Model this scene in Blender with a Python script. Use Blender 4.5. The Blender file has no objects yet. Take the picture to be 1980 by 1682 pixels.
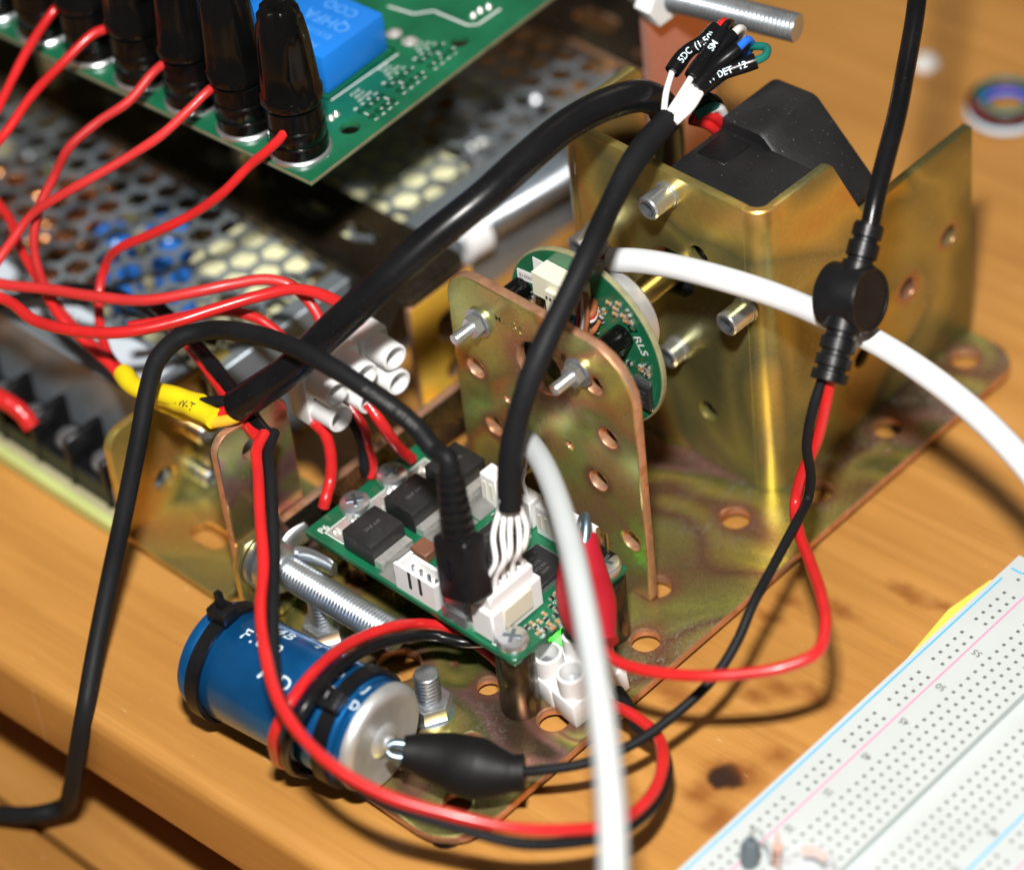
import bpy, bmesh, math, random
from mathutils import Vector, Matrix
random.seed(7)
S = 0.001                                   # everything below is written in millimetres
scn = bpy.context.scene
col = scn.collection

# ------------------------------------------------------------------ camera
# World axes: X runs along the front edge of the table, Y away from it, Z up; table top is Z = 0.
TH = math.radians(42.0)
def _ab(x, y, z): return Vector((x*math.sin(TH) - y*math.cos(TH), x*math.cos(TH) + y*math.sin(TH), z))
CAM = _ab(0.0, -579.064, 529.359)
RIGHT = _ab(0.992504, -0.082459, -0.090202)
DOWN = _ab(-0.122212, -0.669662, -0.732542)
FWD = _ab(0.0, 0.738074, -0.674720)
FPX = 6300.0
cam_d = bpy.data.cameras.new('camera'); cam = bpy.data.objects.new('camera', cam_d); col.objects.link(cam)
M3 = Matrix((RIGHT, -DOWN, -FWD)).transposed()
cam.matrix_world = Matrix.Translation(CAM*S) @ M3.to_4x4()
cam_d.sensor_width = 36.0; cam_d.sensor_fit = 'HORIZONTAL'; cam_d.lens = 36.0*FPX/1980.0
cam_d.clip_start = 0.02; cam_d.clip_end = 20.0
cam_d.dof.use_dof = True; cam_d.dof.focus_distance = 0.716; cam_d.dof.aperture_fstop = 5.4
cam_d.dof.aperture_blades = 9
scn.camera = cam

# ------------------------------------------------------------------ light: the camera's own flash above the lens, a dim room
wd = bpy.data.worlds.new('World'); scn.world = wd; wd.use_nodes = True
bg = wd.node_tree.nodes['Background']; bg.inputs[0].default_value = (0.95, 0.85, 0.72, 1); bg.inputs[1].default_value = 0.11
ld = bpy.data.lights.new('camera_flash', 'AREA'); flash = bpy.data.objects.new('camera_flash', ld); col.objects.link(flash)
ld.shape = 'RECTANGLE'; ld.size = 0.055; ld.size_y = 0.035; ld.energy = 8.8; ld.color = (1.0, 0.97, 0.93)
FL = CAM - DOWN*165 + RIGHT*(-22) + FWD*30
aim = Vector((30, -20, 20)) - FL
flash.matrix_world = Matrix.Translation(FL*S) @ aim.to_track_quat('-Z', 'Y').to_matrix().to_4x4()
ld2 = bpy.data.lights.new('rear_fill', 'AREA'); fill = bpy.data.objects.new('rear_fill', ld2); col.objects.link(fill)  # weak warm fill added from behind, stands for no real lamp
ld2.shape = 'DISK'; ld2.size = 0.5; ld2.energy = 1.0; ld2.color = (1.0, 0.86, 0.66)
LP = Vector((-250, 900, 1100)); aim2 = Vector((0, 0, 0)) - LP
fill.matrix_world = Matrix.Translation(LP*S) @ aim2.to_track_quat('-Z', 'Y').to_matrix().to_4x4()
scn.view_settings.view_transform = 'Standard'; scn.view_settings.look = 'None'
scn.view_settings.exposure = 0.0; scn.view_settings.gamma = 1.0
scn.render.engine = 'CYCLES'
try:
    scn.cycles.use_denoising = True
    scn.cycles.max_bounces = 8; scn.cycles.caustics_reflective = False; scn.cycles.caustics_refractive = False
    scn.cycles.sample_clamp_indirect = 6.0
except Exception: pass

def at(px, py, z):
    """survey: the point at height z (mm) that the photograph shows at (px, py)"""
    r = RIGHT*((px-990)/FPX) + DOWN*((py-841)/FPX) + FWD
    return CAM + r*((z - CAM.z)/r.z)

# ------------------------------------------------------------------ materials
MATS = {}
def _nodes(name):
    m = bpy.data.materials.new(name); m.use_nodes = True; MATS[name] = m
    nt = m.node_tree; b = nt.nodes['Principled BSDF']
    return m, nt, nt.nodes, nt.links, b
def _noise(n, l, scale, detail=4, rough=.55, dist=0, vec=None, mscale=None, loc=None):
    tc = n.new('ShaderNodeTexCoord'); x = n.new('ShaderNodeTexNoise')
    x.inputs['Scale'].default_value = scale; x.inputs['Detail'].default_value = detail
    x.inputs['Roughness'].default_value = rough; x.inputs['Distortion'].default_value = dist
    src = tc.outputs['Object']
    if mscale or loc:
        mp = n.new('ShaderNodeMapping')
        if mscale: mp.inputs['Scale'].default_value = mscale
        if loc: mp.inputs['Location'].default_value = loc
        l.new(src, mp.inputs[0]); src = mp.outputs[0]
    l.new(src, x.inputs['Vector'])
    return x
def _ramp(n, l, src, stops):
    r = n.new('ShaderNodeValToRGB'); e = r.color_ramp.elements
    while len(e) < len(stops): e.new(.5)
    for k, (p, c) in enumerate(stops):
        e[k].position = p; e[k].color = (*c, 1) if len(c) == 3 else c
    l.new(src, r.inputs[0]); return r
def _mix(n, l, fac, a, b):
    m = n.new('ShaderNodeMix'); m.data_type = 'RGBA'
    if isinstance(fac, float): m.inputs[0].default_value = fac
    else: l.new(fac, m.inputs[0])
    for s, k in ((a, 6), (b, 7)):
        if isinstance(s, tuple): m.inputs[k].default_value = (*s, 1)
        else: l.new(s, m.inputs[k])
    return m.outputs[2]
def _bump(n, l, b, src, strength, dist):
    bp = n.new('ShaderNodeBump'); bp.inputs['Strength'].default_value = strength; bp.inputs['Distance'].default_value = dist*S
    l.new(src, bp.inputs['Height']); l.new(bp.outputs[0], b.inputs['Normal'])
def mat(name, c, rough=.45, metal=0.0, var=.12, vs=120, bump=.15, bs=900, coat=0, trans=0, sss=0, emis=None, ior=1.45, dust=0.0):
    m, nt, n, l, b = _nodes(name)
    nz = _noise(n, l, vs, 5)
    lo = tuple(max(0, x*(1-var)) for x in c); hi = tuple(min(1, x*(1+var)) for x in c)
    r = _ramp(n, l, nz.outputs['Fac'], [(.3, lo), (.7, hi)])
    out = r.outputs[0]
    if dust:
        vz = _noise(n, l, 1500, 2, .6); dr = _ramp(n, l, vz.outputs['Fac'], [(.69, (0, 0, 0)), (.76, (1, 1, 1))])
        f = n.new('ShaderNodeMath'); f.operation = 'MULTIPLY'; f.inputs[1].default_value = dust; l.new(dr.outputs[0], f.inputs[0])
        out = _mix(n, l, f.outputs[0], out, (.6, .58, .55))
    l.new(out, b.inputs['Base Color'])
    rr = n.new('ShaderNodeMapRange'); rr.inputs[3].default_value = max(.03, rough-.08); rr.inputs[4].default_value = min(1, rough+.08)
    l.new(nz.outputs['Fac'], rr.inputs[0]); l.new(rr.outputs[0], b.inputs['Roughness'])
    b.inputs['Metallic'].default_value = metal; b.inputs['IOR'].default_value = ior
    if coat: b.inputs['Coat Weight'].default_value = coat; b.inputs['Coat Roughness'].default_value = .12
    if trans: b.inputs['Transmission Weight'].default_value = trans
    if sss: b.inputs['Subsurface Weight'].default_value = sss; b.inputs['Subsurface Radius'].default_value = (.002, .002, .002); b.inputs['Subsurface Scale'].default_value = 1.0
    if emis: b.inputs['Emission Color'].default_value = (*emis[0], 1); b.inputs['Emission Strength'].default_value = emis[1]
    if bump:
        z = _noise(n, l, bs, 3); _bump(n, l, b, z.outputs['Fac'], bump, .15)
    return m
def zinc(name, stops, scale, rough, seed, scuff=.5, metal=.88, rims=(), plane=(1, 1, 0)):
    """yellow-passivated zinc: mottled gold, olive, copper and violet film over steel"""
    m, nt, n, l, b = _nodes(name)
    nz = _noise(n, l, scale, 2, .5, .8, loc=(seed*.37, seed*.21, seed*.13))
    r = _ramp(n, l, nz.outputs['Fac'], [(.5+(p-.5)*.62, c) for p, c in stops])
    fine = _noise(n, l, 700, 3, .6); fr = _ramp(n, l, fine.outputs['Fac'], [(.3, (.93, .93, .93)), (.7, (1.05, 1.05, 1.05))])
    mx = n.new('ShaderNodeMix'); mx.data_type = 'RGBA'; mx.blend_type = 'MULTIPLY'; mx.inputs[0].default_value = 1
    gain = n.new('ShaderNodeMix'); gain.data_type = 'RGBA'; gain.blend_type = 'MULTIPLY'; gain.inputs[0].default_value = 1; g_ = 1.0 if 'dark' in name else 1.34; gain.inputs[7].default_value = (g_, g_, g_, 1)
    l.new(r.outputs[0], gain.inputs[6]); l.new(gain.outputs[2], mx.inputs[6]); l.new(fr.outputs[0], mx.inputs[7])
    body = mx.outputs[2]
    if rims:
        tc = n.new('ShaderNodeTexCoord'); wob = _noise(n, l, 150, 2)
        for (c3, r_) in rims:
            mp = n.new('ShaderNodeMapping'); k_ = 1/(r_*S)
            mp.inputs['Scale'].default_value = tuple(k_*p for p in plane); mp.inputs['Location'].default_value = tuple(-k_*p*q*S for p, q in zip(plane, c3))
            l.new(tc.outputs['Object'], mp.inputs[0]); ln = n.new('ShaderNodeVectorMath'); ln.operation = 'LENGTH'; l.new(mp.outputs[0], ln.inputs[0])
            ad = n.new('ShaderNodeMath'); ad.operation = 'MULTIPLY_ADD'; ad.inputs[1].default_value = .9; l.new(wob.outputs['Fac'], ad.inputs[0]); l.new(ln.outputs['Value'], ad.inputs[2])
            mr = n.new('ShaderNodeMapRange'); mr.interpolation_type = 'SMOOTHSTEP'; mr.inputs[1].default_value = 2.7; mr.inputs[2].default_value = 1.45; mr.inputs[4].default_value = .8
            l.new(ad.outputs[0], mr.inputs[0]); body = _mix(n, l, mr.outputs[0], body, (.46, .19, .13))
    patch = _noise(n, l, 38, 4, .6, .5, loc=(seed, 2, 3)); pr = _ramp(n, l, patch.outputs['Fac'], [(.50, (0, 0, 0)), (.64, (1, 1, 1))])
    sp = _noise(n, l, 900, 4, .75, 1.5); sr = _ramp(n, l, sp.outputs['Fac'], [(.50, (0, 0, 0)), (.62, (1, 1, 1))])
    f = n.new('ShaderNodeMath'); f.operation = 'MULTIPLY'; l.new(pr.outputs[0], f.inputs[0]); l.new(sr.outputs[0], f.inputs[1])
    f2 = n.new('ShaderNodeMath'); f2.operation = 'MULTIPLY'; f2.inputs[1].default_value = scuff; l.new(f.outputs[0], f2.inputs[0])
    c = _mix(n, l, f2.outputs[0], body, (.62, .60, .54)); l.new(c, b.inputs['Base Color'])
    b.inputs['Metallic'].default_value = metal
    rr = n.new('ShaderNodeMapRange'); rr.inputs[3].default_value = rough-.07; rr.inputs[4].default_value = rough+.1
    l.new(fine.outputs['Fac'], rr.inputs[0]); l.new(rr.outputs[0], b.inputs['Roughness'])
    _bump(n, l, b, fine.outputs['Fac'], .05, .08)
    return m
GOLD = (.50, .37, .09); OLIVE = (.30, .27, .08); COPPER = (.36, .17, .09); BROWN = (.17, .11, .065); PINK = (.42, .25, .21); LIME = (.40, .42, .13); ORANGE = (.75, .36, .05)
HOL = [(73.1, -63.9), (73.1, -33.6), (64, -19.5), (63.6, 8.4), (73.1, 26.8), (72, 53.7), (71.5, 84.1)]
UPH = [(38.6, 59.4, 6.8), (17.7, 48.4, 2.5), (21.5, 33, 2.6), (54.8, 63.6, 2.6), (57.7, 49.6, 2.6), (53.4, 34.4, 2.6)]
zinc('zinc_base', [(.22, (.12, .08, .05)), (.34, (.36, .19, .17)), (.44, (.20, .20, .06)), (.52, (.48, .38, .10)), (.60, (.24, .12, .08)), (.70, (.40, .40, .12)), (.80, (.22, .15, .08)), (.9, (.56, .34, .28))], 24, .26, 1, 1.0, .80, [((x-40, y+5, 0), 3.4) for x, y in HOL] + [((15, -60.5, 0), 2.6), ((-5.2, -68.6, 0), 5)])
zinc('zinc_bracket', [(.22, (.16, .15, .06)), (.36, (.34, .30, .10)), (.48, (.22, .21, .09)), (.58, (.50, .38, .10)), (.68, (.52, .28, .08)), (.78, (.34, .36, .13)), (.9, (.54, .30, .20))], 15, .33, 5, .35, .78, [((19-0, 44.6, 35), 2.7), ((16.4, 29, 29.4), 2.7)], (1, 1, 1))
zinc('zinc_upright', [(.26, (.42, .37, .11)), (.38, (.66, .54, .12)), (.48, (.56, .26, .09)), (.56, (.34, .30, .10)), (.66, (.50, .55, .17)), (.76, (.58, .40, .14)), (.86, (.56, .30, .20))], 24, .28, 9, .9, .80, [((x-39, 0, z-4), r) for x, z, r in UPH], (1, 0, 1))
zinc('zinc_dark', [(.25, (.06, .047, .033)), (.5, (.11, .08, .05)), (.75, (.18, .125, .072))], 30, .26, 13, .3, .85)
zinc('zinc_orange', [(.25, (.62, .44, .06)), (.5, (.82, .46, .05)), (.75, (.85, .36, .04))], 24, .42, 4, .1, .35)
zinc('zinc_violet', [(.25, (.44, .38, .15)), (.40, (.42, .24, .21)), (.53, (.54, .31, .29)), (.62, (.46, .46, .18)), (.75, (.50, .30, .19))], 34, .22, 21, .4, .88)
zinc('zinc_pink', [(.25, (.55, .25, .18)), (.55, (.62, .30, .24)), (.8, (.55, .42, .14))], 12, .4, 3, .1, .7)
zinc('zinc_cut_edge', [(.3, (.42, .20, .11)), (.5, (.58, .31, .18)), (.7, (.44, .25, .15))], 120, .40, 2, .8, .7)
mat('steel', (.60, .63, .66), .34, .95, .1, 200, .1)
mat('steel_bright', (.78, .82, .86), .30, .92, .08, 200, .08)
mat('rod_zinc', (.60, .66, .71), .36, .92, .1, 200, .1)
mat('aluminium', (.74, .76, .76), .48, .8, .05, 300, .15, 1500)
mat('solder', (.86, .85, .82), .30, .7, .12, 900, .4, 900)
mat('gold_pin', (.50, .40, .20), .32, 1)
mat('steel_blue', (.22, .30, .36), .35, .9)
mat('board_rim', (.27, .26, .14), .6, 0, .2, 300)
mat('dark_standoff', (.10, .085, .06), .24, .9, .2, 120, .1)
mat('red_wire', (.60, .018, .019), .30, 0, .16, 60, .15, 500, coat=.25, dust=.06)
mat('red_wire_pale', (.54, .028, .028), .36, 0, .22, 50, .2, 500, coat=.1, dust=.12)
mat('red_rubber', (.40, .010, .022), .42, 0, .12, 80, .2, 300)
mat('black_pvc', (.006, .006, .007), .27, 0, .3, 80, .15, 700, dust=.05, ior=1.38)
mat('black_sheath', (.009, .0095, .011), .55, 0, .25, 60, .25, 500, dust=.06, ior=1.28)
mat('black_boot', (.006, .006, .006), .5, 0, .3, 80, .25, 300, ior=1.3)
mat('black_gloss', (.003, .003, .003), .17, 0, .3, 60, .08, 300, ior=1.36)
mat('black_plastic', (.007, .007, .008), .36, 0, .3, 150, .35, 1500, dust=.05, ior=1.38)
mat('black_chip', (.020, .020, .021), .45, 0, .25, 200, .3, 1800, dust=.25)
mat('housing_black', (.012, .012, .013), .5, 0, .35, 60, .4, 1600, dust=.25)
mat('white_cable', (.74, .76, .78), .42, 0, .04, 40, .15, 400)
mat('white_cable_grey', (.56, .60, .61), .45, 0, .05, 40, .15, 400)
mat('white_nylon', (.92, .92, .92), .38, 0, .03, 80, .1, 500, sss=.15)
mat('cream_nylon', (.80, .76, .60), .42, 0, .04, 80, .1)
mat('white_wire', (.86, .84, .84), .4, 0, .05, 80, .1)
mat('yellow_sleeve', (.86, .68, .01), .45, 0, .08, 80, .2, 400)
mat('yellow_wire', (.80, .45, .03), .4)
mat('blue_wire', (.02, .16, .75), .35)
mat('green_wire', (.01, .16, .13), .4)
mat('brown_wire', (.40, .13, .05), .4)
mat('pcb_green', (.008, .13, .058), .32, 0, .25, 90, .1, 700, coat=.5, dust=.04)
mat('pcb_edge', (.22, .20, .12), .6, 0, .2, 300)
mat('fr4_cream', (.42, .39, .23), .55, 0, .1, 60)
mat('pcb_lime', (.55, .62, .22), .5, 0, .1, 60)
mat('silkscreen', (.85, .88, .86), .6, 0, .02, 100, 0)
mat('trace_green', (.03, .22, .10), .4, 0, .1)
mat('relay_blue', (.012, .20, .72), .40, 0, .06, 60, .12, 700, dust=.03)
mat('print_pale_blue', (.10, .36, .85), .5, 0, .03, 80, 0)
mat('capacitor_blue', (.010, .17, .50), .27, .72, .3, 45, .25, 260, coat=.4, dust=.10)
mat('print_white', (.70, .84, .92), .6, 0, .05, 100, 0)
mat('print_grey', (.10, .10, .10), .6, 0, .05, 100, 0)
mat('print_black', (.05, .045, .03), .6, 0, .05, 100, 0)
mat('capacitor_blue_small', (.03, .20, .70), .3, 0)
mat('copper_coil', (.72, .33, .14), .3, .9)
mat('tape_yellow', (.90, .88, .55), .5, 0)
mat('ceramic_brown', (.20, .085, .05), .45, 0)
mat('ceramic_tan', (.45, .25, .08), .45, 0)
mat('conformal_gel', (.80, .80, .76), .08, 0, .05, 200, .9, 500, trans=.75)
mat('psu_steel', (.34, .39, .43), .42, .6, .2, 40, .15)
mat('psu_label', (.62, .70, .78), .45, 0, .1, 50)
mat('breadboard', (.55, .595, .59), .42, 0, .05, 25, .10, 700, sss=.15)
mat('breadboard_hole', (.27, .27, .26), .6, 0, .15, 300)
mat('rail_blue', (.10, .48, .80), .5, 0, .03)
mat('rail_pink', (.85, .28, .48), .5, 0, .03)
mat('number_grey', (.16, .15, .14), .6, 0)
mat('paper_yellow', (.85, .70, .10), .7, 0)
mat('paper_white', (.85, .85, .83), .6, 0)
mat('glass_clear', (.90, .92, .95), .08, 0, .02, 50, 0)
MATS['glass_clear'].node_tree.nodes['Principled BSDF'].inputs['Alpha'].default_value = .22
mat('resistor_tan', (.75, .42, .34), .4, 0)
mat('diode_green', (.12, .15, .17), .3, 0)
mat('led_green', (.1, .8, .2), .3, 0, emis=((.1, 1, .2), 18))
mat('dark_inside', (.02, .02, .022), .6, 0)
mat('hole_inside', (.02, .015, .01), .7, 0)
# pine table top
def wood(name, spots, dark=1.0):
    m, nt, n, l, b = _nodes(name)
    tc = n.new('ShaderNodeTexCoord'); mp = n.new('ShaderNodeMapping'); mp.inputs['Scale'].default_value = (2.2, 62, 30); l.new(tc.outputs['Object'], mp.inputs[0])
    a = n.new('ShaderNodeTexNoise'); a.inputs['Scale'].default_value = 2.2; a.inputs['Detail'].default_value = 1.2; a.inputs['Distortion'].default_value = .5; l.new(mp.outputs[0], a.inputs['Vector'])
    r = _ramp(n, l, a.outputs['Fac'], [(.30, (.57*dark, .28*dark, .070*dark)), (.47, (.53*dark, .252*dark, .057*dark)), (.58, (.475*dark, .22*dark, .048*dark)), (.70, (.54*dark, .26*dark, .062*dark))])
    mp2 = n.new('ShaderNodeMapping'); mp2.inputs['Scale'].default_value = (20, 1300, 700); l.new(tc.outputs['Object'], mp2.inputs[0])
    f = n.new('ShaderNodeTexNoise'); f.inputs['Scale'].default_value = 2; f.inputs['Detail'].default_value = 4; l.new(mp2.outputs[0], f.inputs['Vector'])
    fr = _ramp(n, l, f.outputs['Fac'], [(.3, (.89, .875, .85)), (.7, (1.06, 1.06, 1.07))])
    mx = n.new('ShaderNodeMix'); mx.data_type = 'RGBA'; mx.blend_type = 'MULTIPLY'; mx.inputs[0].default_value = 1
    l.new(r.outputs[0], mx.inputs[6]); l.new(fr.outputs[0], mx.inputs[7])
    big = _noise(n, l, 12, 2); bigr = _ramp(n, l, big.outputs['Fac'], [(.3, (.86, .84, .80)), (.7, (1.06, 1.06, 1.06))])
    mx2 = n.new('ShaderNodeMix'); mx2.data_type = 'RGBA'; mx2.blend_type = 'MULTIPLY'; mx2.inputs[0].default_value = 1
    l.new(mx.outputs[2], mx2.inputs[6]); l.new(bigr.outputs[0], mx2.inputs[7])
    out = mx2.outputs[2]
    if spots:
        wob = _noise(n, l, 200, 1.5); sub = n.new('ShaderNodeVectorMath'); sub.operation = 'SUBTRACT'; sub.inputs[1].default_value = (.5, .5, .5)
        l.new(wob.outputs['Color'], sub.inputs[0]); sc = n.new('ShaderNodeVectorMath'); sc.operation = 'SCALE'; sc.inputs['Scale'].default_value = .0045
        l.new(sub.outputs[0], sc.inputs[0]); ad = n.new('ShaderNodeVectorMath'); ad.operation = 'ADD'; l.new(tc.outputs['Object'], ad.inputs[0]); l.new(sc.outputs[0], ad.inputs[1])
        for (x, y, rx, ry, depth) in spots:
            mpp = n.new('ShaderNodeMapping'); mpp.vector_type = 'POINT'
            mpp.inputs['Location'].default_value = (-x*S/(rx*S), -y*S/(ry*S), 0); mpp.inputs['Scale'].default_value = (1/(rx*S), 1/(ry*S), 0)
            l.new(ad.outputs[0], mpp.inputs[0]); ln = n.new('ShaderNodeVectorMath'); ln.operation = 'LENGTH'; l.new(mpp.outputs[0], ln.inputs[0])
            mr = n.new('ShaderNodeMapRange'); mr.interpolation_type = 'SMOOTHSTEP'; mr.inputs[1].default_value = 1.7; mr.inputs[2].default_value = .0; mr.inputs[3].default_value = 0; mr.inputs[4].default_value = (.95 if depth else .72)
            l.new(ln.outputs['Value'], mr.inputs[0])
            out = _mix(n, l, mr.outputs[0], out, (.20, .050, .005))
            if depth:
                mr2 = n.new('ShaderNodeMapRange'); mr2.interpolation_type = 'SMOOTHSTEP'; mr2.inputs[1].default_value = 1.0; mr2.inputs[2].default_value = .45; mr2.inputs[4].default_value = .97
                l.new(ln.outputs['Value'], mr2.inputs[0]); out = _mix(n, l, mr2.outputs[0], out, (.02, .008, .004))
    sk = n.new('ShaderNodeMapping'); sk.inputs['Scale'].default_value = (260, 1500, 1); sk.inputs['Rotation'].default_value = (0, 0, .9); l.new(tc.outputs['Object'], sk.inputs[0])
    sn = n.new('ShaderNodeTexNoise'); sn.inputs['Scale'].default_value = 1; sn.inputs['Detail'].default_value = 2; l.new(sk.outputs[0], sn.inputs['Vector'])
    sr = _ramp(n, l, sn.outputs['Fac'], [(.72, (0, 0, 0)), (.77, (.5, .5, .5))]); out = _mix(n, l, sr.outputs[0], out, (.8, .68, .48))
    l.new(out, b.inputs['Base Color']); b.inputs['Roughness'].default_value = .48
    b.inputs['Coat Weight'].default_value = .18; b.inputs['Coat Roughness'].default_value = .3
    _bump(n, l, b, f.outputs['Fac'], .12, .08)
    return m

# ------------------------------------------------------------------ mesh helpers
ROOTS = {}
def catmull(pts, n=14):
    P = [Vector(p) for p in pts]
    if len(P) < 3: return [P[0].lerp(P[-1], t/n) for t in range(n+1)]
    E = [2*P[0]-P[1]] + P + [2*P[-1]-P[-2]]; out = []
    for i in range(1, len(E)-2):
        p0, p1, p2, p3 = E[i-1:i+3]
        d = lambda a, b: max(1e-6, (a-b).length**.5)
        t0 = 0; t1 = t0+d(p0, p1); t2 = t1+d(p1, p2); t3 = t2+d(p2, p3)
        for k in range(n):
            t = t1+(t2-t1)*k/n
            a1 = p0*((t1-t)/(t1-t0))+p1*((t-t0)/(t1-t0)); a2 = p1*((t2-t)/(t2-t1))+p2*((t-t1)/(t2-t1)); a3 = p2*((t3-t)/(t3-t2))+p3*((t-t2)/(t3-t2))
            b1 = a1*((t2-t)/(t2-t0))+a2*((t-t0)/(t2-t0)); b2 = a2*((t3-t)/(t3-t1))+a3*((t-t1)/(t3-t1))
            out.append(b1*((t2-t)/(t2-t1))+b2*((t-t1)/(t2-t1)))
    out.append(P[-1].copy()); return out
def frames(path):
    T = []
    for i in range(len(path)):
        a = path[max(0, i-1)]; b = path[min(len(path)-1, i+1)]; T.append((b-a).normalized())
    u = T[0].orthogonal().normalized(); U = []
    for t in T:
        u = (u - t*u.dot(t)).normalized(); U.append(u.copy())
    return T, U
class Path:
    def __init__(s, pts, n=14):
        s.p = catmull(pts, n); s.T, s.U = frames(s.p); s.s = [0.0]
        for a, b in zip(s.p, s.p[1:]): s.s.append(s.s[-1]+(b-a).length)
        s.len = s.s[-1]
    def at(s, d):
        d = min(max(d, 0), s.len)
        for i in range(len(s.s)-1):
            if s.s[i+1] >= d:
                f = (d-s.s[i])/max(1e-9, s.s[i+1]-s.s[i]); return s.p[i].lerp(s.p[i+1], f), s.T[i].lerp(s.T[i+1], f).normalized()
        return s.p[-1], s.T[-1]
def basis(axis):
    a = Vector(axis).normalized(); u = a.orthogonal().normalized()
    if abs(a.z) > .9: u = (Vector((1, 0, 0)) - a*a.x).normalized()
    return a, u, a.cross(u)
class MB:
    def __init__(s): s.v = []; s.f = []
    def add(s, V, F, M=None):
        o = len(s.v); s.v += [tuple(M @ Vector(p)) if M else tuple(p) for p in V]; s.f += [[i+o for i in f] for f in F]; return s
    def box(s, x0, x1, y0, y1, z0, z1, M=None):
        return s.add([(x0, y0, z0), (x1, y0, z0), (x1, y1, z0), (x0, y1, z0), (x0, y0, z1), (x1, y0, z1), (x1, y1, z1), (x0, y1, z1)],
                     [[3, 2, 1, 0], [4, 5, 6, 7], [0, 1, 5, 4], [1, 2, 6, 5], [2, 3, 7, 6], [3, 0, 4, 7]], M)
    def rbox(s, x0, x1, y0, y1, z0, z1, r, seg=2, M=None):
        bm = bmesh.new(); bmesh.ops.create_cube(bm, size=1)
        for v in bm.verts: v.co = Vector((x0 if v.co.x < 0 else x1, y0 if v.co.y < 0 else y1, z0 if v.co.z < 0 else z1))
        bmesh.ops.bevel(bm, geom=bm.edges[:], offset=r, segments=seg, profile=.5, affect='EDGES')
        bm.verts.index_update(); V = [v.co.copy() for v in bm.verts]; F = [[v.index for v in f.verts] for f in bm.faces]; bm.free()
        return s.add(V, F, M)
    def lathe(s, prof, origin, axis, seg=28, u=None, closed=False, a0=0, a1=2*math.pi):
        a, e1, e2 = basis(axis)
        if u is not None: e1 = (Vector(u)-a*Vector(u).dot(a)).normalized(); e2 = a.cross(e1)
        o = Vector(origin); b = len(s.v)
        for r, h in prof:
            for k in range(seg):
                t = a0+(a1-a0)*k/seg; s.v.append(tuple(o + a*h + (e1*math.cos(t)+e2*math.sin(t))*r))
        for i in range(len(prof)-1):
            for k in range(seg):
                k2 = (k+1) % seg; s.f.append([b+i*seg+k, b+i*seg+k2, b+(i+1)*seg+k2, b+(i+1)*seg+k])
        if prof[0][0] > 1e-6: s.f.append([b+k for k in range(seg)][::-1])
        if prof[-1][0] > 1e-6: s.f.append([b+(len(prof)-1)*seg+k for k in range(seg)])
        return s
    def cyl(s, p0, p1, r0, r1=None, seg=20, ch=0):
        p0 = Vector(p0); p1 = Vector(p1); h = (p1-p0).length; r1 = r0 if r1 is None else r1
        pr = [(r0, 0), (r1, h)] if not ch else [(r0-ch, 0), (r0, ch), (r1, h-ch), (r1-ch, h)]
        return s.lathe(pr, p0, p1-p0, seg)
    def tube(s, path, r, seg=12, ell=None):
        """path: Path or points; r number or function of 0..1"""
        if not isinstance(path, Path): path = Path(path)
        n = len(path.p); b = len(s.v)
        for i in range(n):
            rr = r(path.s[i]/path.len) if callable(r) else r
            V = path.T[i].cross(path.U[i])
            for k in range(seg):
                t = 2*math.pi*k/seg; s.v.append(tuple(path.p[i]+(path.U[i]*math.cos(t)+V*math.sin(t))*rr))
        for i in range(n-1):
            for k in range(seg):
                k2 = (k+1) % seg; s.f.append([b+i*seg+k, b+i*seg+k2, b+(i+1)*seg+k2, b+(i+1)*seg+k])
        s.f.append([b+k for k in range(seg)][::-1]); s.f.append([b+(n-1)*seg+k for k in range(seg)])
        return s
    def thread(s, p0, p1, r, pitch, depth, seg=20, per=6):
        p0 = Vector(p0); p1 = Vector(p1); a, e1, e2 = basis(p1-p0); h = (p1-p0).length
        n = max(2, int(h/pitch*per)); b = len(s.v)
        for i in range(n+1):
            z = h*i/n
            for k in range(seg):
                t = 2*math.pi*k/seg; ph = (z/pitch - k/seg) % 1.0
                rr = r - depth*abs(2*ph-1)
                if i in (0, n): rr = r-depth
                s.v.append(tuple(p0+a*z+(e1*math.cos(t)+e2*math.sin(t))*rr))
        for i in range(n):
            for k in range(seg):
                k2 = (k+1) % seg; s.f.append([b+i*seg+k, b+i*seg+k2, b+(i+1)*seg+k2, b+(i+1)*seg+k])
        s.f.append([b+k for k in range(seg)][::-1]); s.f.append([b+n*seg+k for k in range(seg)])
        return s
    def plate(s, outline, holes, t, fn, bev=.3):
        """sheet metal: outline and holes in (u, v), thickness t along w; fn maps (u, v, w) to a point"""
        cu = bpy.data.curves.new('p', 'CURVE'); cu.dimensions = '2D'; cu.fill_mode = 'BOTH'
        cu.extrude = t/2-bev; cu.bevel_depth = bev; cu.bevel_resolution = 1; cu.offset = -bev
        for poly in [outline]+list(holes):
            sp = cu.splines.new('POLY'); sp.points.add(len(poly)-1)
            for q, p in zip(sp.points, poly): q.co = (p[0], p[1], 0, 1)
            sp.use_cyclic_u = True
        ob = bpy.data.objects.new('p', cu); me = bpy.data.meshes.new_from_object(ob)
        s.add([fn(*v.co) for v in me.vertices], [list(p.vertices) for p in me.polygons])
        bpy.data.objects.remove(ob); bpy.data.curves.remove(cu); bpy.data.meshes.remove(me); return s
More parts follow.
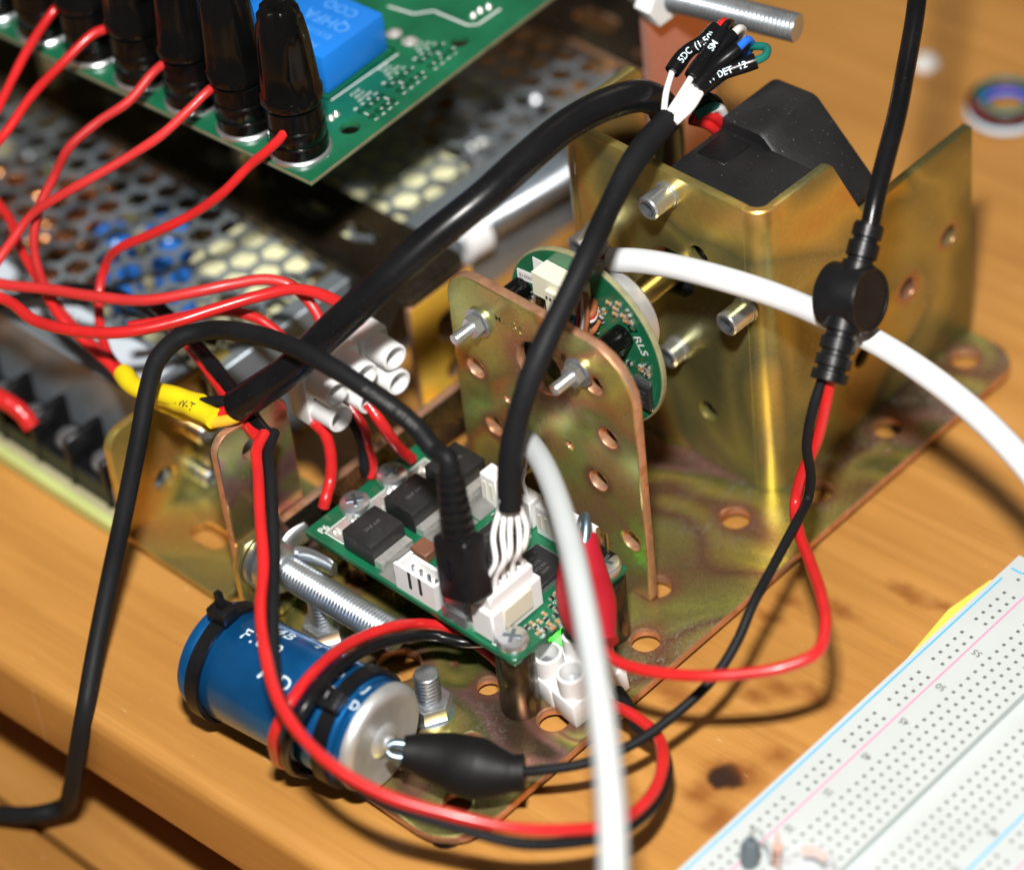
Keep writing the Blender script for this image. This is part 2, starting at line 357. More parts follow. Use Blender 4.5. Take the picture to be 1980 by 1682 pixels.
    def text(s, body, size, fn, align='CENTER', ext=0.0):
        cu = bpy.data.curves.new('t', 'FONT'); cu.body = body; cu.size = size; cu.align_x = align; cu.align_y = 'CENTER'; cu.resolution_u = 3; cu.extrude = ext; cu.offset = size*.008
        ob = bpy.data.objects.new('t', cu); me = bpy.data.meshes.new_from_object(ob)
        s.add([fn(*v.co) for v in me.vertices], [list(p.vertices) for p in me.polygons])
        bpy.data.objects.remove(ob); bpy.data.curves.remove(cu); bpy.data.meshes.remove(me); return s
    def text_tube(s, body, size, path, d0, r, flip=False, side=None):
        p, t = path.at(d0); c = (CAM-p) if side is None else Vector(side); nrm = (c-t*c.dot(t)).normalized()
        sg = -1 if flip else 1
        def fn(u, v, w):
            q, tt = path.at(d0+sg*u); nn = (nrm-tt*nrm.dot(tt)).normalized(); bb = nn.cross(tt)*sg
            a = v/r; return q+(nn*math.cos(a)+bb*math.sin(a))*(r+.06)
        return s.text(body, size, fn)
    def build(s, name, m, parent=None, sharp=38, local=False, smooth=True, edge=None, axis=None):
        me = bpy.data.meshes.new(name)
        V = s.v
        base = None
        if parent is not None and not local: base = ROOTS.get(parent.name)
        if base is not None:
            inv = base.inverted(); V = [inv @ Vector(p) for p in V]
        me.from_pydata([(p[0]*S, p[1]*S, p[2]*S) for p in V], [], s.f)
        bm = bmesh.new(); bm.from_mesh(me); bmesh.ops.recalc_face_normals(bm, faces=bm.faces[:])
        for e in bm.edges:
            if len(e.link_faces) == 2 and e.calc_face_angle(0) > math.radians(sharp): e.smooth = False
        for f in bm.faces:
            f.smooth = smooth
            if edge and abs(f.normal.dot(Vector(axis))) < .75: f.material_index = 1
        bm.to_mesh(me); bm.free(); me.materials.append(MATS[m])
        if edge: me.materials.append(MATS[edge])
        o = bpy.data.objects.new(name, me); col.objects.link(o)
        if parent is not None:
            o.parent = parent
            if base is not None: ROOTS[o.name] = base
        return o
def tag(o, label, cat, group=None, kind=None):
    if label: o['label'] = label
    if cat: o['category'] = cat
    if group: o['group'] = group
    if kind: o['kind'] = kind
    return o
def thing(name, label, cat, base=(0, 0, 0), rz=0, group=None):
    o = bpy.data.objects.new(name, None); col.objects.link(o); o.empty_display_size = .005
    o.location = Vector(base)*S; o.rotation_euler = (0, 0, rz)
    ROOTS[o.name] = Matrix.Translation(Vector(base)) @ Matrix.Rotation(rz, 4, 'Z')
    return tag(o, label, cat, group)
def put(src, parent, dx=0, dy=0, dz=0, rz=0):
    """another piece like src, sharing its mesh"""
    o = src.copy(); col.objects.link(o); o.parent = parent; o.location = Vector((dx, dy, dz))*S; o.rotation_euler = (0, 0, rz)
    return o
def arc(cx, cy, r, a0, a1, n=6): return [(cx+r*math.cos(a0+(a1-a0)*k/n), cy+r*math.sin(a0+(a1-a0)*k/n)) for k in range(n+1)]
def rrect(x0, x1, y0, y1, r):
    R = r if isinstance(r, (list, tuple)) else [r]*4; q = math.pi/2
    return (arc(x0+R[0], y0+R[0], R[0], 2*q, 3*q) + arc(x1-R[1], y0+R[1], R[1], 3*q, 4*q) + arc(x1-R[2], y1-R[2], R[2], 0, q) + arc(x0+R[3], y1-R[3], R[3], q, 2*q))
def circ(x, y, r, n=20): return [(x+r*math.cos(2*math.pi*k/n), y+r*math.sin(2*math.pi*k/n)) for k in range(n)]
def slot(x, y, lx, ly):
    r = min(lx, ly)/2; return rrect(x-lx/2, x+lx/2, y-ly/2, y+ly/2, r*.98)
def hexa(r): return [(r*math.cos(math.pi/3*k), r*math.sin(math.pi/3*k)) for k in range(6)]
def one(name, mb, m, label, cat, group=None, kind=None, sharp=38):
    """a thing that is one mesh, its origin at its lowest point"""
    zmin = min(mb.v, key=lambda p: p[2]); base = Vector(zmin)
    mb.v = [tuple(Vector(p)-base) for p in mb.v]; o = mb.build(name, m, None, sharp); o.location = base*S
    return tag(o, label, cat, group, kind)
def W(*pts): return [at(*p) for p in pts]
XY = lambda z: (lambda u, v, w: (u, v, z+w))                 # sheet lying flat, w up
XZ = lambda y: (lambda u, v, w: (u, y-w, v))                 # sheet in a plane y = const, w towards the viewer
YZ = lambda x: (lambda u, v, w: (x+w, u, v))                 # sheet in a plane x = const, w towards +X

# ================================================================== the setting: table, lower boards
TR = math.radians(2.33)
TB = Vector((0, -125.6, 0))
Tm = Matrix.Translation(TB) @ Matrix.Rotation(TR, 4, 'Z')
def tl(px, py):
    q = Tm.inverted() @ at(px, py, 0); return q.x, q.y
SP = []
for px, py, rx, ry, d in ((1403, 1502, 5.2, 4.6, 1), (1448, 1492, 4.2, 3.2, 0), (1352, 1536, 3.4, 3.2, 0), (1388, 1585, 3.6, 5, 0), (1757, 1147, 5.5, 2.2, 0), (1826, 1174, 3.2, 1.8, 0),
                          (1530, 1160, 4.5, 2, 0), (1625, 1178, 4.5, 2, 0), (1490, 1192, 4, 1.8, 0), (1459, 1346, 3.2, 2.4, 0), (1508, 1330, 4.2, 2.6, 0), (1580, 1345, 5, 1.8, 0), (1500, 1462, 3.5, 2.4, 0), (1300, 1340, 7, 3, 0)):
    SP.append((*tl(px, py), rx, ry, d))
wood('pine', SP)
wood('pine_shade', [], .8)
mb = MB()
prof = [(700, -22), (0.5, -22)] + [(p[0], p[1]) for p in arc(2.0, -20.0, 2.4, -math.pi/2, -math.pi, 4)][1:] + [(p[0], p[1]) for p in arc(3.6, -4.0, 4.0, math.pi, math.pi/2, 7)] + [(700, 0)]
xs = [-420+20*k for k in range(51)]
for x in xs:
    for (y, z) in prof: mb.v.append((x, y, z))
n = len(prof)
for i in range(len(xs)-1):
    for k in range(n): mb.f.append([i*n+k, i*n+(k+1) % n, (i+1)*n+(k+1) % n, (i+1)*n+k])
mb.f.append(list(range(n))); mb.f.append([(len(xs)-1)*n+k for k in range(n)][::-1])
table = mb.build('table_top', 'pine', None, 40); table.location = TB*S; table.rotation_euler = (0, 0, TR)
tag(table, 'varnished pine table top with dark knots and a rounded front edge', 'table', kind='structure')
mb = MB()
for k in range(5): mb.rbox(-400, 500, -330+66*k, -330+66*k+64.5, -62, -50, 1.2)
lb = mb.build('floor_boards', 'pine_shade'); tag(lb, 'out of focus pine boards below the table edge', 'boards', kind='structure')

# ================================================================== base plate and brackets
P = 4.0                                     # top of the base plate
holes = [circ(x, y, 3.4) for x, y in HOL] + [circ(55, -65.5, 2.6), circ(34.8, -73.6, 5.0, 28), circ(63.3, -79.5, 2.4), circ(44.4, -65.6, .9, 10)] + \
        [circ(73.1, -94.2, 3.2), circ(20, -30, 3.4), circ(40, -5, 3.4), circ(20, 40, 3.4), circ(8, -60, 3.0)]
holes += [circ(78.6, 71, .8, 10), circ(77.5, 47, .8, 10)]
base = thing('base_plate', 'large zinc plated base plate with punched round holes lying on the table', 'plate', (40, -5, 1.5))
MB().plate(rrect(-4, 82.4, -105, 93, [9, 11, 8, 3]), holes, 2.5, XY(P-1.25), .45).build('plate', 'zinc_base', base, edge='zinc_cut_edge', axis=(0, 0, 1))
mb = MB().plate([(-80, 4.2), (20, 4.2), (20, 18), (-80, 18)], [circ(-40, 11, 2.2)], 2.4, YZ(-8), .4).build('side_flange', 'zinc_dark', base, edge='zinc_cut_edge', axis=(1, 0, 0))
for x, y, r in ((14, -77.6, 4.6), (52, -79.5, 4.6)):
    pass
def stud(x, y, z0, z1, r=2.9):
    s_ = MB().thread((x, y, z0), (x, y, z1), r, 1.1, .42, 24, 8).build('threaded_stud', 'steel', base)
    MB().lathe([(5.4, 0), (5.4, 1.0), (3.4, 1.0)], (x, y, P+.05), (0, 0, 1), 24).build('washer', 'steel', s_)
    m_ = MB(); h = [(x+q[0]*.86, y+q[1]*.86) for q in hexa(5.9)]
    m_.plate(h, [], 4.0, XY(P+1.1+2.0), .4).build('hex_nut', 'steel_bright', s_)
stud(15.6, -77.6, P, 17.5); stud(51, -79.5, P, 17)
for x, y in ((73, 60), (10, 85), (75, -100), (2, -98)):
    MB().cyl((x, y, .05), (x, y, 1.6), 4, 4, 16).build('foot', 'black_plastic', base)

# slotted tab standing behind the capacitor
tab = thing('slotted_bracket', 'upright zinc strip with a slot that red and black wires pass through', 'bracket', (-8, -68, 4))
MB().plate(rrect(-79.5, -57.8, 4.2, 50.5, [1, 1, 4.5, 4.5]), [slot(-68, 42, 8.4, 4.6), slot(-69, 19, 6, 4.4)], 2.2, YZ(-10.4), .45).build('upright', 'zinc_violet', tab, edge='zinc_cut_edge', axis=(1, 0, 0))
MB().plate(rrect(-9, 3, -79.5, -57.8, 1), [], 2.0, XY(P+1.1), .4).build('foot', 'zinc_violet', tab)

# left corner bracket holding the power supply
lbk = thing('corner_bracket', 'blurred golden angle bracket with a slotted foot beside the power supply', 'bracket', (-30, -70, 1))
MB().plate(rrect(-46, -12, -84, -44, [1, 1, 1, 1]), [slot(-30, -71.5, 10.5, 5.6)], 2.2, XY(2.4), .4).build('foot', 'zinc_bracket', lbk)
MB().plate(rrect(-83.5, -44, 1.6, 34.5, [1, 1, 2, 5]), [circ(-70, 12, 3)], 2.2, YZ(-46.2), .4).build('upright', 'zinc_bracket', lbk)
for y, z in ((-58.5, 20), (-57.5, 12), (-59.5, 6.5)):
    s_ = MB().lathe([(2.9, 0), (2.9, 3.6), (2.4, 4.2), (1.5, 4.2), (1.5, 2.2), (0, 2.2)], (-45, y, z), (1, 0, 0), 20).build('screw', 'steel_bright', lbk)

# threaded rod with wing nut
RY, RZ = -77.0, 17.5
rod = thing('threaded_rod', 'horizontal zinc threaded rod with a wing nut beside the blue capacitor', 'rod', (14, RY, P))
MB().thread((0, RY, RZ), (40, RY, RZ+1.5), 3.75, .98, .36, 28, 6).build('rod', 'rod_zinc', rod)
MB().lathe([(7.2, 0), (7.2, 1.2), (4.0, 1.2)], (-2, RY, RZ), (1, 0, 0), 32).build('washer', 'steel', rod)
MB().plate([(-85, 4.2), (-66, 4.2), (-66, 15), (-71, 25.5), (-82, 25.5), (-85, 20)], [], 2.0, YZ(-3.3), .4).build('holding_plate', 'zinc_violet', rod)
wn = MB().lathe([(5.6, 0), (6.4, .6), (6.0, 4.5), (4.9, 6.2), (4.0, 6.5)], (-.6, RY, RZ), (1, 0, 0), 24).build('wing_nut', 'steel', rod)
for pts in ([(2.0, RY+2.5, RZ+1.5), (7, RY+5, RZ+2), (14.5, RY+6, RZ+2)], [(1.0, RY+2, RZ+2), (1.5, RY+6, RZ+3.5), (2.5, RY+10, RZ+4)]):
    mb = MB(); pp = Path(pts, 8); n_ = len(pp.p)
    for i, q in enumerate(pp.p):
        f = i/(n_-1); hw = (2.2+.9*math.sin(f*2.2))*(1 if i < n_-1 else .75); th = 1.5-.5*f
        t_ = pp.T[i]; wd_ = Vector((0, 0, 1)); wd_ = (wd_-t_*wd_.dot(t_)).normalized(); nn = t_.cross(wd_)
        for k in range(12):
            a = 2*math.pi*k/12; mb.v.append(tuple(q+wd_*hw*math.cos(a)+nn*th*math.sin(a)))
    for i in range(n_-1):
        for k in range(12): mb.f.append([i*12+k, i*12+(k+1) % 12, (i+1)*12+(k+1) % 12, (i+1)*12+k])
    mb.f.append(list(range(12))[::-1]); mb.f.append([(n_-1)*12+k for k in range(12)])
    mb.build('wing', 'steel', wn)

# ================================================================== encoder carrier plate
UY = -24.3; UC = (39.0, 58.8)
up = thing('encoder_plate', 'upright zinc plate with rounded corners standing behind the controller board', 'plate', (39, UY, 4))
oh = [circ(38.6, 59.4, 6.8, 28), circ(17.7, 48.4, 2.5), circ(21.5, 33, 2.6), circ(54.8, 63.6, 2.6), circ(57.7, 49.6, 2.6), circ(53.4, 34.4, 2.6), circ(27, 44, .9, 10), circ(45.5, 40.5, .9, 10),
      slot(51, 64.4, 4.2, 4.4), slot(21, 62.4, 4.2, 4.4), circ(50, 16, 2.8), circ(62, 21, 2.6)]
MB().plate(rrect(11.2, 66.6, 4.2, 75.6, [1, 1, 13, 9]), oh, 2.6, XZ(UY+1.3), .5).build('plate', 'zinc_upright', up, edge='zinc_cut_edge', axis=(0, 1, 0))
MB().plate(rrect(12, 50, UY+2.7, -13, 2), [], 2.0, XY(P+1.1), .4).build('foot', 'zinc_upright', up)
for (x, z) in ((20.9, 63.8), (50.9, 65.6)):
    s_ = MB().thread((x, UY-8.0, z), (x, -9, z), 1.45, .6, .16, 18, 6).build('screw', 'steel_bright', up)
    MB().lathe([(3.7, 0), (3.7, .7), (1.6, .7)], (x, UY-.05, z), (0, -1, 0), 24).build('washer', 'steel', s_)
    MB().plate([(x+a*.9, z+b*.9) for a, b in hexa(3.2)], [], 2.2, XZ(UY-.85-1.1), .3).build('hex_nut', 'steel_bright', s_)
    MB().lathe([(3.0, 0), (3.0, 11.5)], (x, UY+2.7, z), (0, 1, 0), 18).build('spacer', 'black_gloss', s_)
mb = MB()
mb.text('MABC', 3.6, lambda u, v, w: (30.5+u*.95+0*v, UY-.06-w*.3, 68.0-.06*u+v), ext=.2)
mb.text('C E', 6.0, lambda u, v, w: (40.8+u, UY-.06-w*.3, 67.2+v), ext=.2)
mb.build('stamped_lettering', 'zinc_bracket', up)
MB().text('8', 3.2, lambda u, v, w: (46.5+u, UY-.08, 66.8+v)).build('stamped_digit', 'zinc_dark', up)

# ------------------------------------------------------------------ round encoder board, hub and shaft
EY = -10.0
enc = thing('encoder_board', 'round green encoder circuit board mounted behind the upright plate', 'circuit board', (39, EY, 36.5))
FN = lambda y: (lambda u, v, w: (39+u, y-w, 58.8+v))
MB().plate(circ(0, 0, 22.4, 72), [circ(0, 0, 4, 20)], 1.4, FN(EY+.7), .15).build('board', 'pcb_green', enc)
MB().lathe([(22.5, 0), (22.75, .3), (22.75, 1.2), (22.5, 1.5), (21.0, 1.5)], (39, EY+.02, 58.8), (0, 1, 0), 72).build('board_rim', 'board_rim', enc)
FE = lambda u, v, w: (39+u, EY-.06-w, 58.8+v)
cn = MB().box(-9.5, 3.2, -5.2, -.1, 11.4, 17.6, Matrix.Translation((39, EY, 58.8))).build('connector', 'cream_nylon', enc)
MB().box(-4.6, 1.2, -6.4, -5.3, 7.4, 15.6, Matrix.Translation((39, EY, 58.8))).build('connector_latch', 'cream_nylon', cn)
mb = MB()
for k in range(5): mb.box(34.6+k*1.1, 35.1+k*1.1, EY-6.52, EY-6.41, 72.2, 73.0)
mb.box(36.2, 37.8, EY-6.52, EY-6.41, 69.2, 70.8)
mb.build('contact_slot', 'dark_inside', cn)
mb = MB().plate(rrect(-19.4, -13.6, 9.8, 12.6, .1), [], .2, lambda u, v, w: (39+u, EY-.12-w, 58.8+v+.12*u), .04); mb.build('serial_sticker', 'paper_white', enc)
MB().text('B0001B', 1.5, lambda u, v, w: (39-16.5-u, EY-.26, 58.8+11.2-v+.12*(-16.5-u)), ext=0).build('serial_lettering', 'number_grey', enc)
MB().plate(rrect(-14.0, -10.6, 11.6, 16.2, .1), [], .15, lambda u, v, w: (39+u, EY-.1-w, 58.8+v), .03).build('white_patch', 'silkscreen', enc)
mb = MB(); RL = math.radians(-62)
def fr(u, v, w=0):
    c, s_ = math.cos(RL), math.sin(RL); return (39+16.2+u*c-v*s_, EY-.08, 58.8+8.0+u*s_+v*c)
mb.text('RLS', 3.3, lambda u, v, w: fr(u+1.6, v))
o_ = rrect(-4.7, -1.9, -1.3, 1.3, .1); mb.plate(o_, [circ(-3.0, .2, .95, 14)], .06, lambda u, v, w: fr(u, v), .01)
mb.build('maker_lettering', 'silkscreen', enc)
ch = MB().box(53.6, 58.4, EY-1.4, EY-.1, 48.6, 55).build('chip', 'black_chip', enc)
mb = MB()
for k in range(8):
    mb.box(53.9+k*.58, 54.15+k*.58, EY-.5, EY-.06, 55, 56.2); mb.box(53.9+k*.58, 54.15+k*.58, EY-.5, EY-.06, 47.4, 48.6)
mb.build('chip_pins', 'steel_bright', ch)
mb = MB()
for t, zz in (('RS5770', 53.2), ('1421', 51.8), ('480/A', 50.4)): mb.text(t, 1.0, lambda u, v, w: (56+u, EY-1.45, zz+v))
mb.build('chip_lettering', 'print_grey', ch)
mbr, mbc, mbe = MB(), MB(), MB(); rs = random.Random(3)
for (x, z) in ((-6, 6.8), (-5.6, 4.4), (-3.6, 3.4), (7.0, 11.5), (9.4, 10.6), (10.4, 12.5), (6.2, 8.6), (9.2, 7.4), (11.2, 5.9), (8.2, 5.0), (13, 9.4), (17, -9), (18.5, -10.5), (17.6, -13), (14.5, -9.5), (-13, 9), (-9, 10.5), (-1, 5), (3, 8), (15, -6), *[(rs.uniform(4, 19), rs.uniform(-14, 16)) for _ in range(70)], *[(rs.uniform(-18, -4), rs.uniform(2, 9)) for _ in range(20)]):
    if x*x+z*z > 430 or (13.2 < x < 20.5 and -13 < z < -1) or (x > 12.5 and 2 < z < 12) or abs(x-12) < 4.4 and abs(z-6.8) < 4.4: continue
    w_, h_ = (1.5, .8) if rs.random() < .5 else (.8, 1.5); X = 39+x; Z = 58.8+z
    (mbr if rs.random() < .4 else mbc).box(X-w_*.3, X+w_*.3, EY-.65, EY-.08, Z-h_*.3, Z+h_*.3)
    if w_ > h_:
        mbe.box(X-w_/2, X-w_*.3, EY-.66, EY-.06, Z-h_/2, Z+h_/2); mbe.box(X+w_*.3, X+w_/2, EY-.66, EY-.06, Z-h_/2, Z+h_/2)
    else:
        mbe.box(X-w_/2, X+w_/2, EY-.66, EY-.06, Z-h_/2, Z-h_*.3); mbe.box(X-w_/2, X+w_/2, EY-.66, EY-.06, Z+h_*.3, Z+h_/2)
for mm, nm, mt in ((mbr, 'resistors', 'black_chip'), (mbc, 'ceramic_capacitors', 'ceramic_tan'), (mbe, 'solder_ends', 'solder')):
    tag(mm.build(nm, mt, enc), None, None, None, 'stuff')
mb = MB()
for k in range(9):
    r = 20.8-k*.55; a0 = -1.15+k*.02; a1 = -.12-.05*k
    for i in range(14):
        a, b = a0+(a1-a0)*i/14, a0+(a1-a0)*(i+1)/14
        mb.add([FE(r*math.cos(a), r*math.sin(a), 0), FE(r*math.cos(b), r*math.sin(b), 0), FE((r+.2)*math.cos(b), (r+.2)*math.sin(b), 0), FE((r+.2)*math.cos(a), (r+.2)*math.sin(a), 0)], [[0, 1, 2, 3]])
tag(mb.build('traces', 'trace_green', enc), None, None, None, 'stuff')
mb = MB()
for k in range(26):
    a = rs.uniform(-1.2, 1.2); r = rs.uniform(8, 19); mb.lathe([(.34, 0), (.34, .05)], FE(r*math.cos(a), r*math.sin(a), -.02), (0, -1, 0), 8)
tag(mb.build('vias', 'copper_coil', enc), None, None, None, 'stuff')
for m_, off, zz in (('red_wire', 0, 0), ('white_wire', 1.2, .5), ('blue_wire', -.9, -.4), ('brown_wire', 2.4, 2.2)):
    MB().tube([(39+2.5+off*.4, EY-2, 58.8+16), (39+4.0+off, EY-5.0, 58.8+11+zz), (39+3.6+off, EY-5.4, 58.8+6+zz), (39+2+off*1.4, EY-2.5, 58.8+4.4+zz), (39+1.5+off*1.6, EY-.4, 58.8+6+zz)], .62, 8).build('wire', m_, enc)
hub = thing('shaft_hub', 'bright aluminium hub with a set screw between encoder board and bracket', 'hub', (39, EY+7, 47.5))
MB().lathe([(11.0, 0), (11.5, .5), (11.5, 10), (11.0, 10.6), (4.2, 10.6)], (39, EY+1.7, 58.8), (0, 1, 0), 56).build('body', 'aluminium', hub)
a_ = math.radians(-8); d_ = Vector((math.cos(a_), 0, math.sin(a_)))
MB().lathe([(1.7, 0), (1.7, .12), (1.2, .12), (1.2, -.5), (0, -.5)], Vector((39, EY+7.5, 58.8))+d_*11.45, d_, 18).build('set_screw', 'steel_bright', hub)
MB().cyl((39, EY+12.4, 58.8), (39, 24, 58.8), 3.3, 3.3, 28).build('shaft', 'gold_pin', hub)

# ================================================================== motor bracket with four cap screws
BY, BX = 19.0, 66.4
br = thing('motor_bracket', 'tall bent zinc sheet bracket that carries the black motor housing', 'bracket', (50, 40, 4))
T = 2.2; R_ = 5.0
hl = [circ(39, 58.0, 6.6, 30), circ(47.4, 67.1, 2.6), circ(47.4, 20.5, 2.5), circ(30, 15, 2.5), circ(20, 30, 2.5)]
MB().plate(rrect(6+R_, BX-R_, 4.1, 87, .4), hl, T, XZ(BY+T/2), .35).build('front_panel', 'zinc_bracket', br)
yy = [(BY+R_, 4.1), (93.5, 4.1), (93.5, 65.6), (92.6, 66.3), (54.3, 66.3), (53.0, 67.0), (43.6, 85.6), (42.0, 86.6), (BY+R_, 87)]
MB().plate(yy, [circ(69, 33.4, 2.7), circ(84.6, 39, 2.7), circ(52, 24, 2.7), circ(36, 50, .9, 10)], T, YZ(BX-T/2), .35).build('side_panel', 'zinc_bracket', br)
MB().plate([(BY+R_, 4.1), (46, 4.1), (46, 84), (44, 86.5), (BY+R_, 87)], [], T, YZ(6+T/2), .35).build('rear_flange', 'zinc_bracket', br)
for (cx, a0) in ((BX-R_, -math.pi/2), (6+R_, math.pi)):
    mb = MB(); n = 10
    for k in range(n+1):
        a = a0+math.pi/2*k/n
        for (rr, z) in ((R_, 4.1), (R_, 86.65), (R_-.35, 87), (R_-T+.35, 87), (R_-T, 86.65), (R_-T, 4.1)): mb.v.append((cx+rr*math.cos(a), BY+R_+rr*math.sin(a), z))
    for k in range(n):
        for j in range(6): mb.f.append([k*6+j, k*6+(j+1) % 6, (k+1)*6+(j+1) % 6, (k+1)*6+j])
    mb.build('bend', 'zinc_bracket', br)
for (x, z, L) in ((39.8, 81.3, 7.2), (16.3, 58.3, 7.2), (61.0, 58.9, 7.2), (39.6, 36.0, 4.6)):
    s_ = MB().lathe([(3.3, 0), (3.3, .9), (2.95, 1.0), (2.95, L-.4), (2.6, L), (1.9, L), (1.9, L-2.7), (0, L-2.7)], (x, BY-.02, z), (0, -1, 0), 28).build('cap_screw', 'steel_bright', br)
    mb = MB()
    o_ = Vector((x, BY-L-.02, z))
    for dy in (0, 2.6):
        for q in hexa(1.72): mb.v.append((x+q[0], BY-L-.02+dy, z+q[1]))
    for k in range(6): mb.f.append([k, (k+1) % 6, 6+(k+1) % 6, 6+k])
    mb.f.append([6+k for k in range(6)]); mb.build('hex_socket', 'steel', s_)

# black motor housing inside the bracket
mh = thing('motor_housing', 'black plastic motor housing with a sloping cover inside the zinc bracket', 'motor', (36, 45, 4))
MB().rbox(34, 64, BY+T+.5, 44, 5, 82, 1.0, 2).build('body', 'housing_black', mh)
mb = MB(); sec = [(33.6, 5), (33.6, 83.6), (34.6, 84.6), (45.2, 85.2), (46.6, 84.6), (64.0, 67.5), (64.0, 5)]
ys = [43.6, 44.4, 61, 62.5]
for j, y in enumerate(ys):
    k_ = .985 if j in (0, 3) else 1
    for (x, z) in sec: mb.v.append((49+(x-49)*k_, y, 45+(z-45)*k_))
n = len(sec)
for j in range(3):
    for k in range(n): mb.f.append([j*n+k, j*n+(k+1) % n, (j+1)*n+(k+1) % n, (j+1)*n+k])
mb.f.append(list(range(n))[::-1]); mb.f.append([3*n+k for k in range(n)])
mb.build('cover', 'housing_black', mh)
MB().rbox(36, 44, BY+14, 42, 81.9, 82.2, .1, 1).build('label_patch', 'black_plastic', mh)

# ================================================================== motor controller board
BT = 24.0
pc = thing('controller_board', 'green motor controller circuit board on four dark standoffs', 'circuit board', (37, -51, P))
scr = [(65.0, -65.6), (65.6, -36.6), (8.0, -57.0), (8.0, -45.2)]
MB().plate(rrect(4, 69.0, -69.4, -33, .5), [circ(x, y, 1.7, 14) for x, y in scr], 1.6, XY(BT-.8), .12).build('board', 'pcb_green', pc)
hd0 = None
for x, y in scr:
    h = MB().lathe([(3.5, 0), (3.7, .4), (3.65, 1.3), (3.3, 1.9), (2.6, 2.15), (0, 2.25)], (x, y, BT+.35), (0, 0, 1), 28).build('screw', 'steel_bright', pc)
    MB().lathe([(3.5, 0), (3.5, .3)], (x, y, BT+.03), (0, 0, 1), 26).build('washer', 'steel', h)
    a = random.uniform(0, 1.5); M = Matrix.Translation((x, y, BT+2.36)) @ Matrix.Rotation(a, 4, 'Z')
    MB().box(-2.0, 2.0, -.42, .42, 0, .34, M).box(-.42, .42, -2.0, 2.0, .003, .343, M).build('cross_slot', 'steel_blue', h)
    MB().lathe([(4.2, 0), (4.4, .3), (4.4, 18.0), (4.2, 18.3)], (x, y, P+.03), (0, 0, 1), 30).build('standoff', 'dark_standoff', pc)
# three big black power parts with their soldered tabs
for k, cy in enumerate((-62.6, -49.4, -36.4)):
    bl = MB().rbox(15.4, 24.8, cy-5.4, cy+5.2, BT+.25, BT+6.0, .5, 2).build('power_transistor', 'black_chip', pc)
    MB().text('SIHF 640', 1.3, lambda u, v, w: (20-v, cy+u, BT+6.06)).build('part_lettering', 'print_grey', bl)
    MB().box(24.9, 27.2, cy-5.0, cy+4.8, BT+.06, BT+2.2).build('metal_tab', 'solder', bl)
    mb = MB(); rr = random.Random(k)
    for i in range(3): mb.cyl((15.4, cy-3.4+i*3.2, BT+1.0), (12.6, cy-3.4+i*3.2, BT+.3), .5, .4, 8)
    mb.build('leads', 'solder', bl)
    mb = MB(); m_, n_ = 16, 10
    for i in range(m_+1):
        for j in range(n_+1):
            u, v = i/m_, j/n_; e = math.sin(math.pi*u)**.5*math.sin(math.pi*v)**.5
            mb.v.append((27.0+6.2*v, cy-6.2+12.6*u, BT+.05+e*(1.7+.9*math.sin(7*u+3*v+k)*math.cos(5*v))))
    for i in range(m_):
        for j in range(n_): mb.f.append([i*(n_+1)+j, (i+1)*(n_+1)+j, (i+1)*(n_+1)+j+1, i*(n_+1)+j+1])
    mb.build('potting_gel', 'conformal_gel', bl)
for (x0, y0, x1, y1) in ((8.6, -66.6, 13.6, -60), (9.4, -54, 13.8, -47.4), (9.4, -42.4, 13.8, -36)):
    pd = MB().plate(rrect(x0, x1, y0, y1, .2), [], .12, XY(BT+.07), .03).build('solder_pad', 'solder', pc)
    mb = MB(); rr = random.Random(int(x0*10+y0))
    for q in range(9): mb.lathe([(rr.uniform(.5, 1.0), 0), (.5, .5), (0, .75)], (rr.uniform(x0+.6, x1-.6), rr.uniform(y0+.6, y1-.6), BT+.1), (0, 0, 1), 10)
    mb.build('solder_blob', 'solder', pd)
    mb = MB(); o1 = rrect(x0-.5, x1+.5, y0-.5, y1+.5, .1); mb.plate(o1, [rrect(x0-.2, x1+.2, y0-.2, y1+.2, .1)], .04, XY(BT+.05), .008); mb.build('pad_outline', 'silkscreen', pd)
MB().rbox(28.6, 33.6, -60.2, -55.8, BT+.1, BT+2.8, .25, 1).build('ceramic_capacitor', 'ceramic_brown', pc)
MB().rbox(29.6, 34.2, -52.2, -49, BT+.1, BT+2.0, .25, 1).build('ceramic_capacitor', 'ceramic_brown', pc)
# square chips
def chip(cx, cy, s_, nb, lines, tl_=1.0):
    c = MB().rbox(cx-s_/2, cx+s_/2, cy-s_/2, cy+s_/2, BT+.2, BT+1.5, .15, 1).build('chip', 'black_chip', pc)
    mb = MB(); st = (s_-1)/(nb-1)
    for i in range(nb):
        o = -s_/2+.5+i*st
        for (dx, dy, w_, h_) in ((o, -s_/2-.45, .14, .5), (o, s_/2+.45, .14, .5), (-s_/2-.45, o, .5, .14), (s_/2+.45, o, .5, .14)):
            mb.box(cx+dx-w_, cx+dx+w_, cy+dy-h_, cy+dy+h_, BT+.05, BT+.45)
    tag(mb.build('pins', 'steel_bright', c), None, None, None, 'stuff')
    mb = MB()
    for k, t in enumerate(lines): mb.text(t, tl_, lambda u, v, w: (cx-v-2.4+k*1.6, cy+u, BT+1.56))
    mb.build('chip_lettering', 'print_grey', c)
chip(54.2, -46.0, 10, 16, ['F405', 'RGT6', 'VQ 8A', 'ARM'], 1.3)
chip(41.0, -46.6, 9.4, 14, ['DRV 8301', 'TI 41'], 1.1)
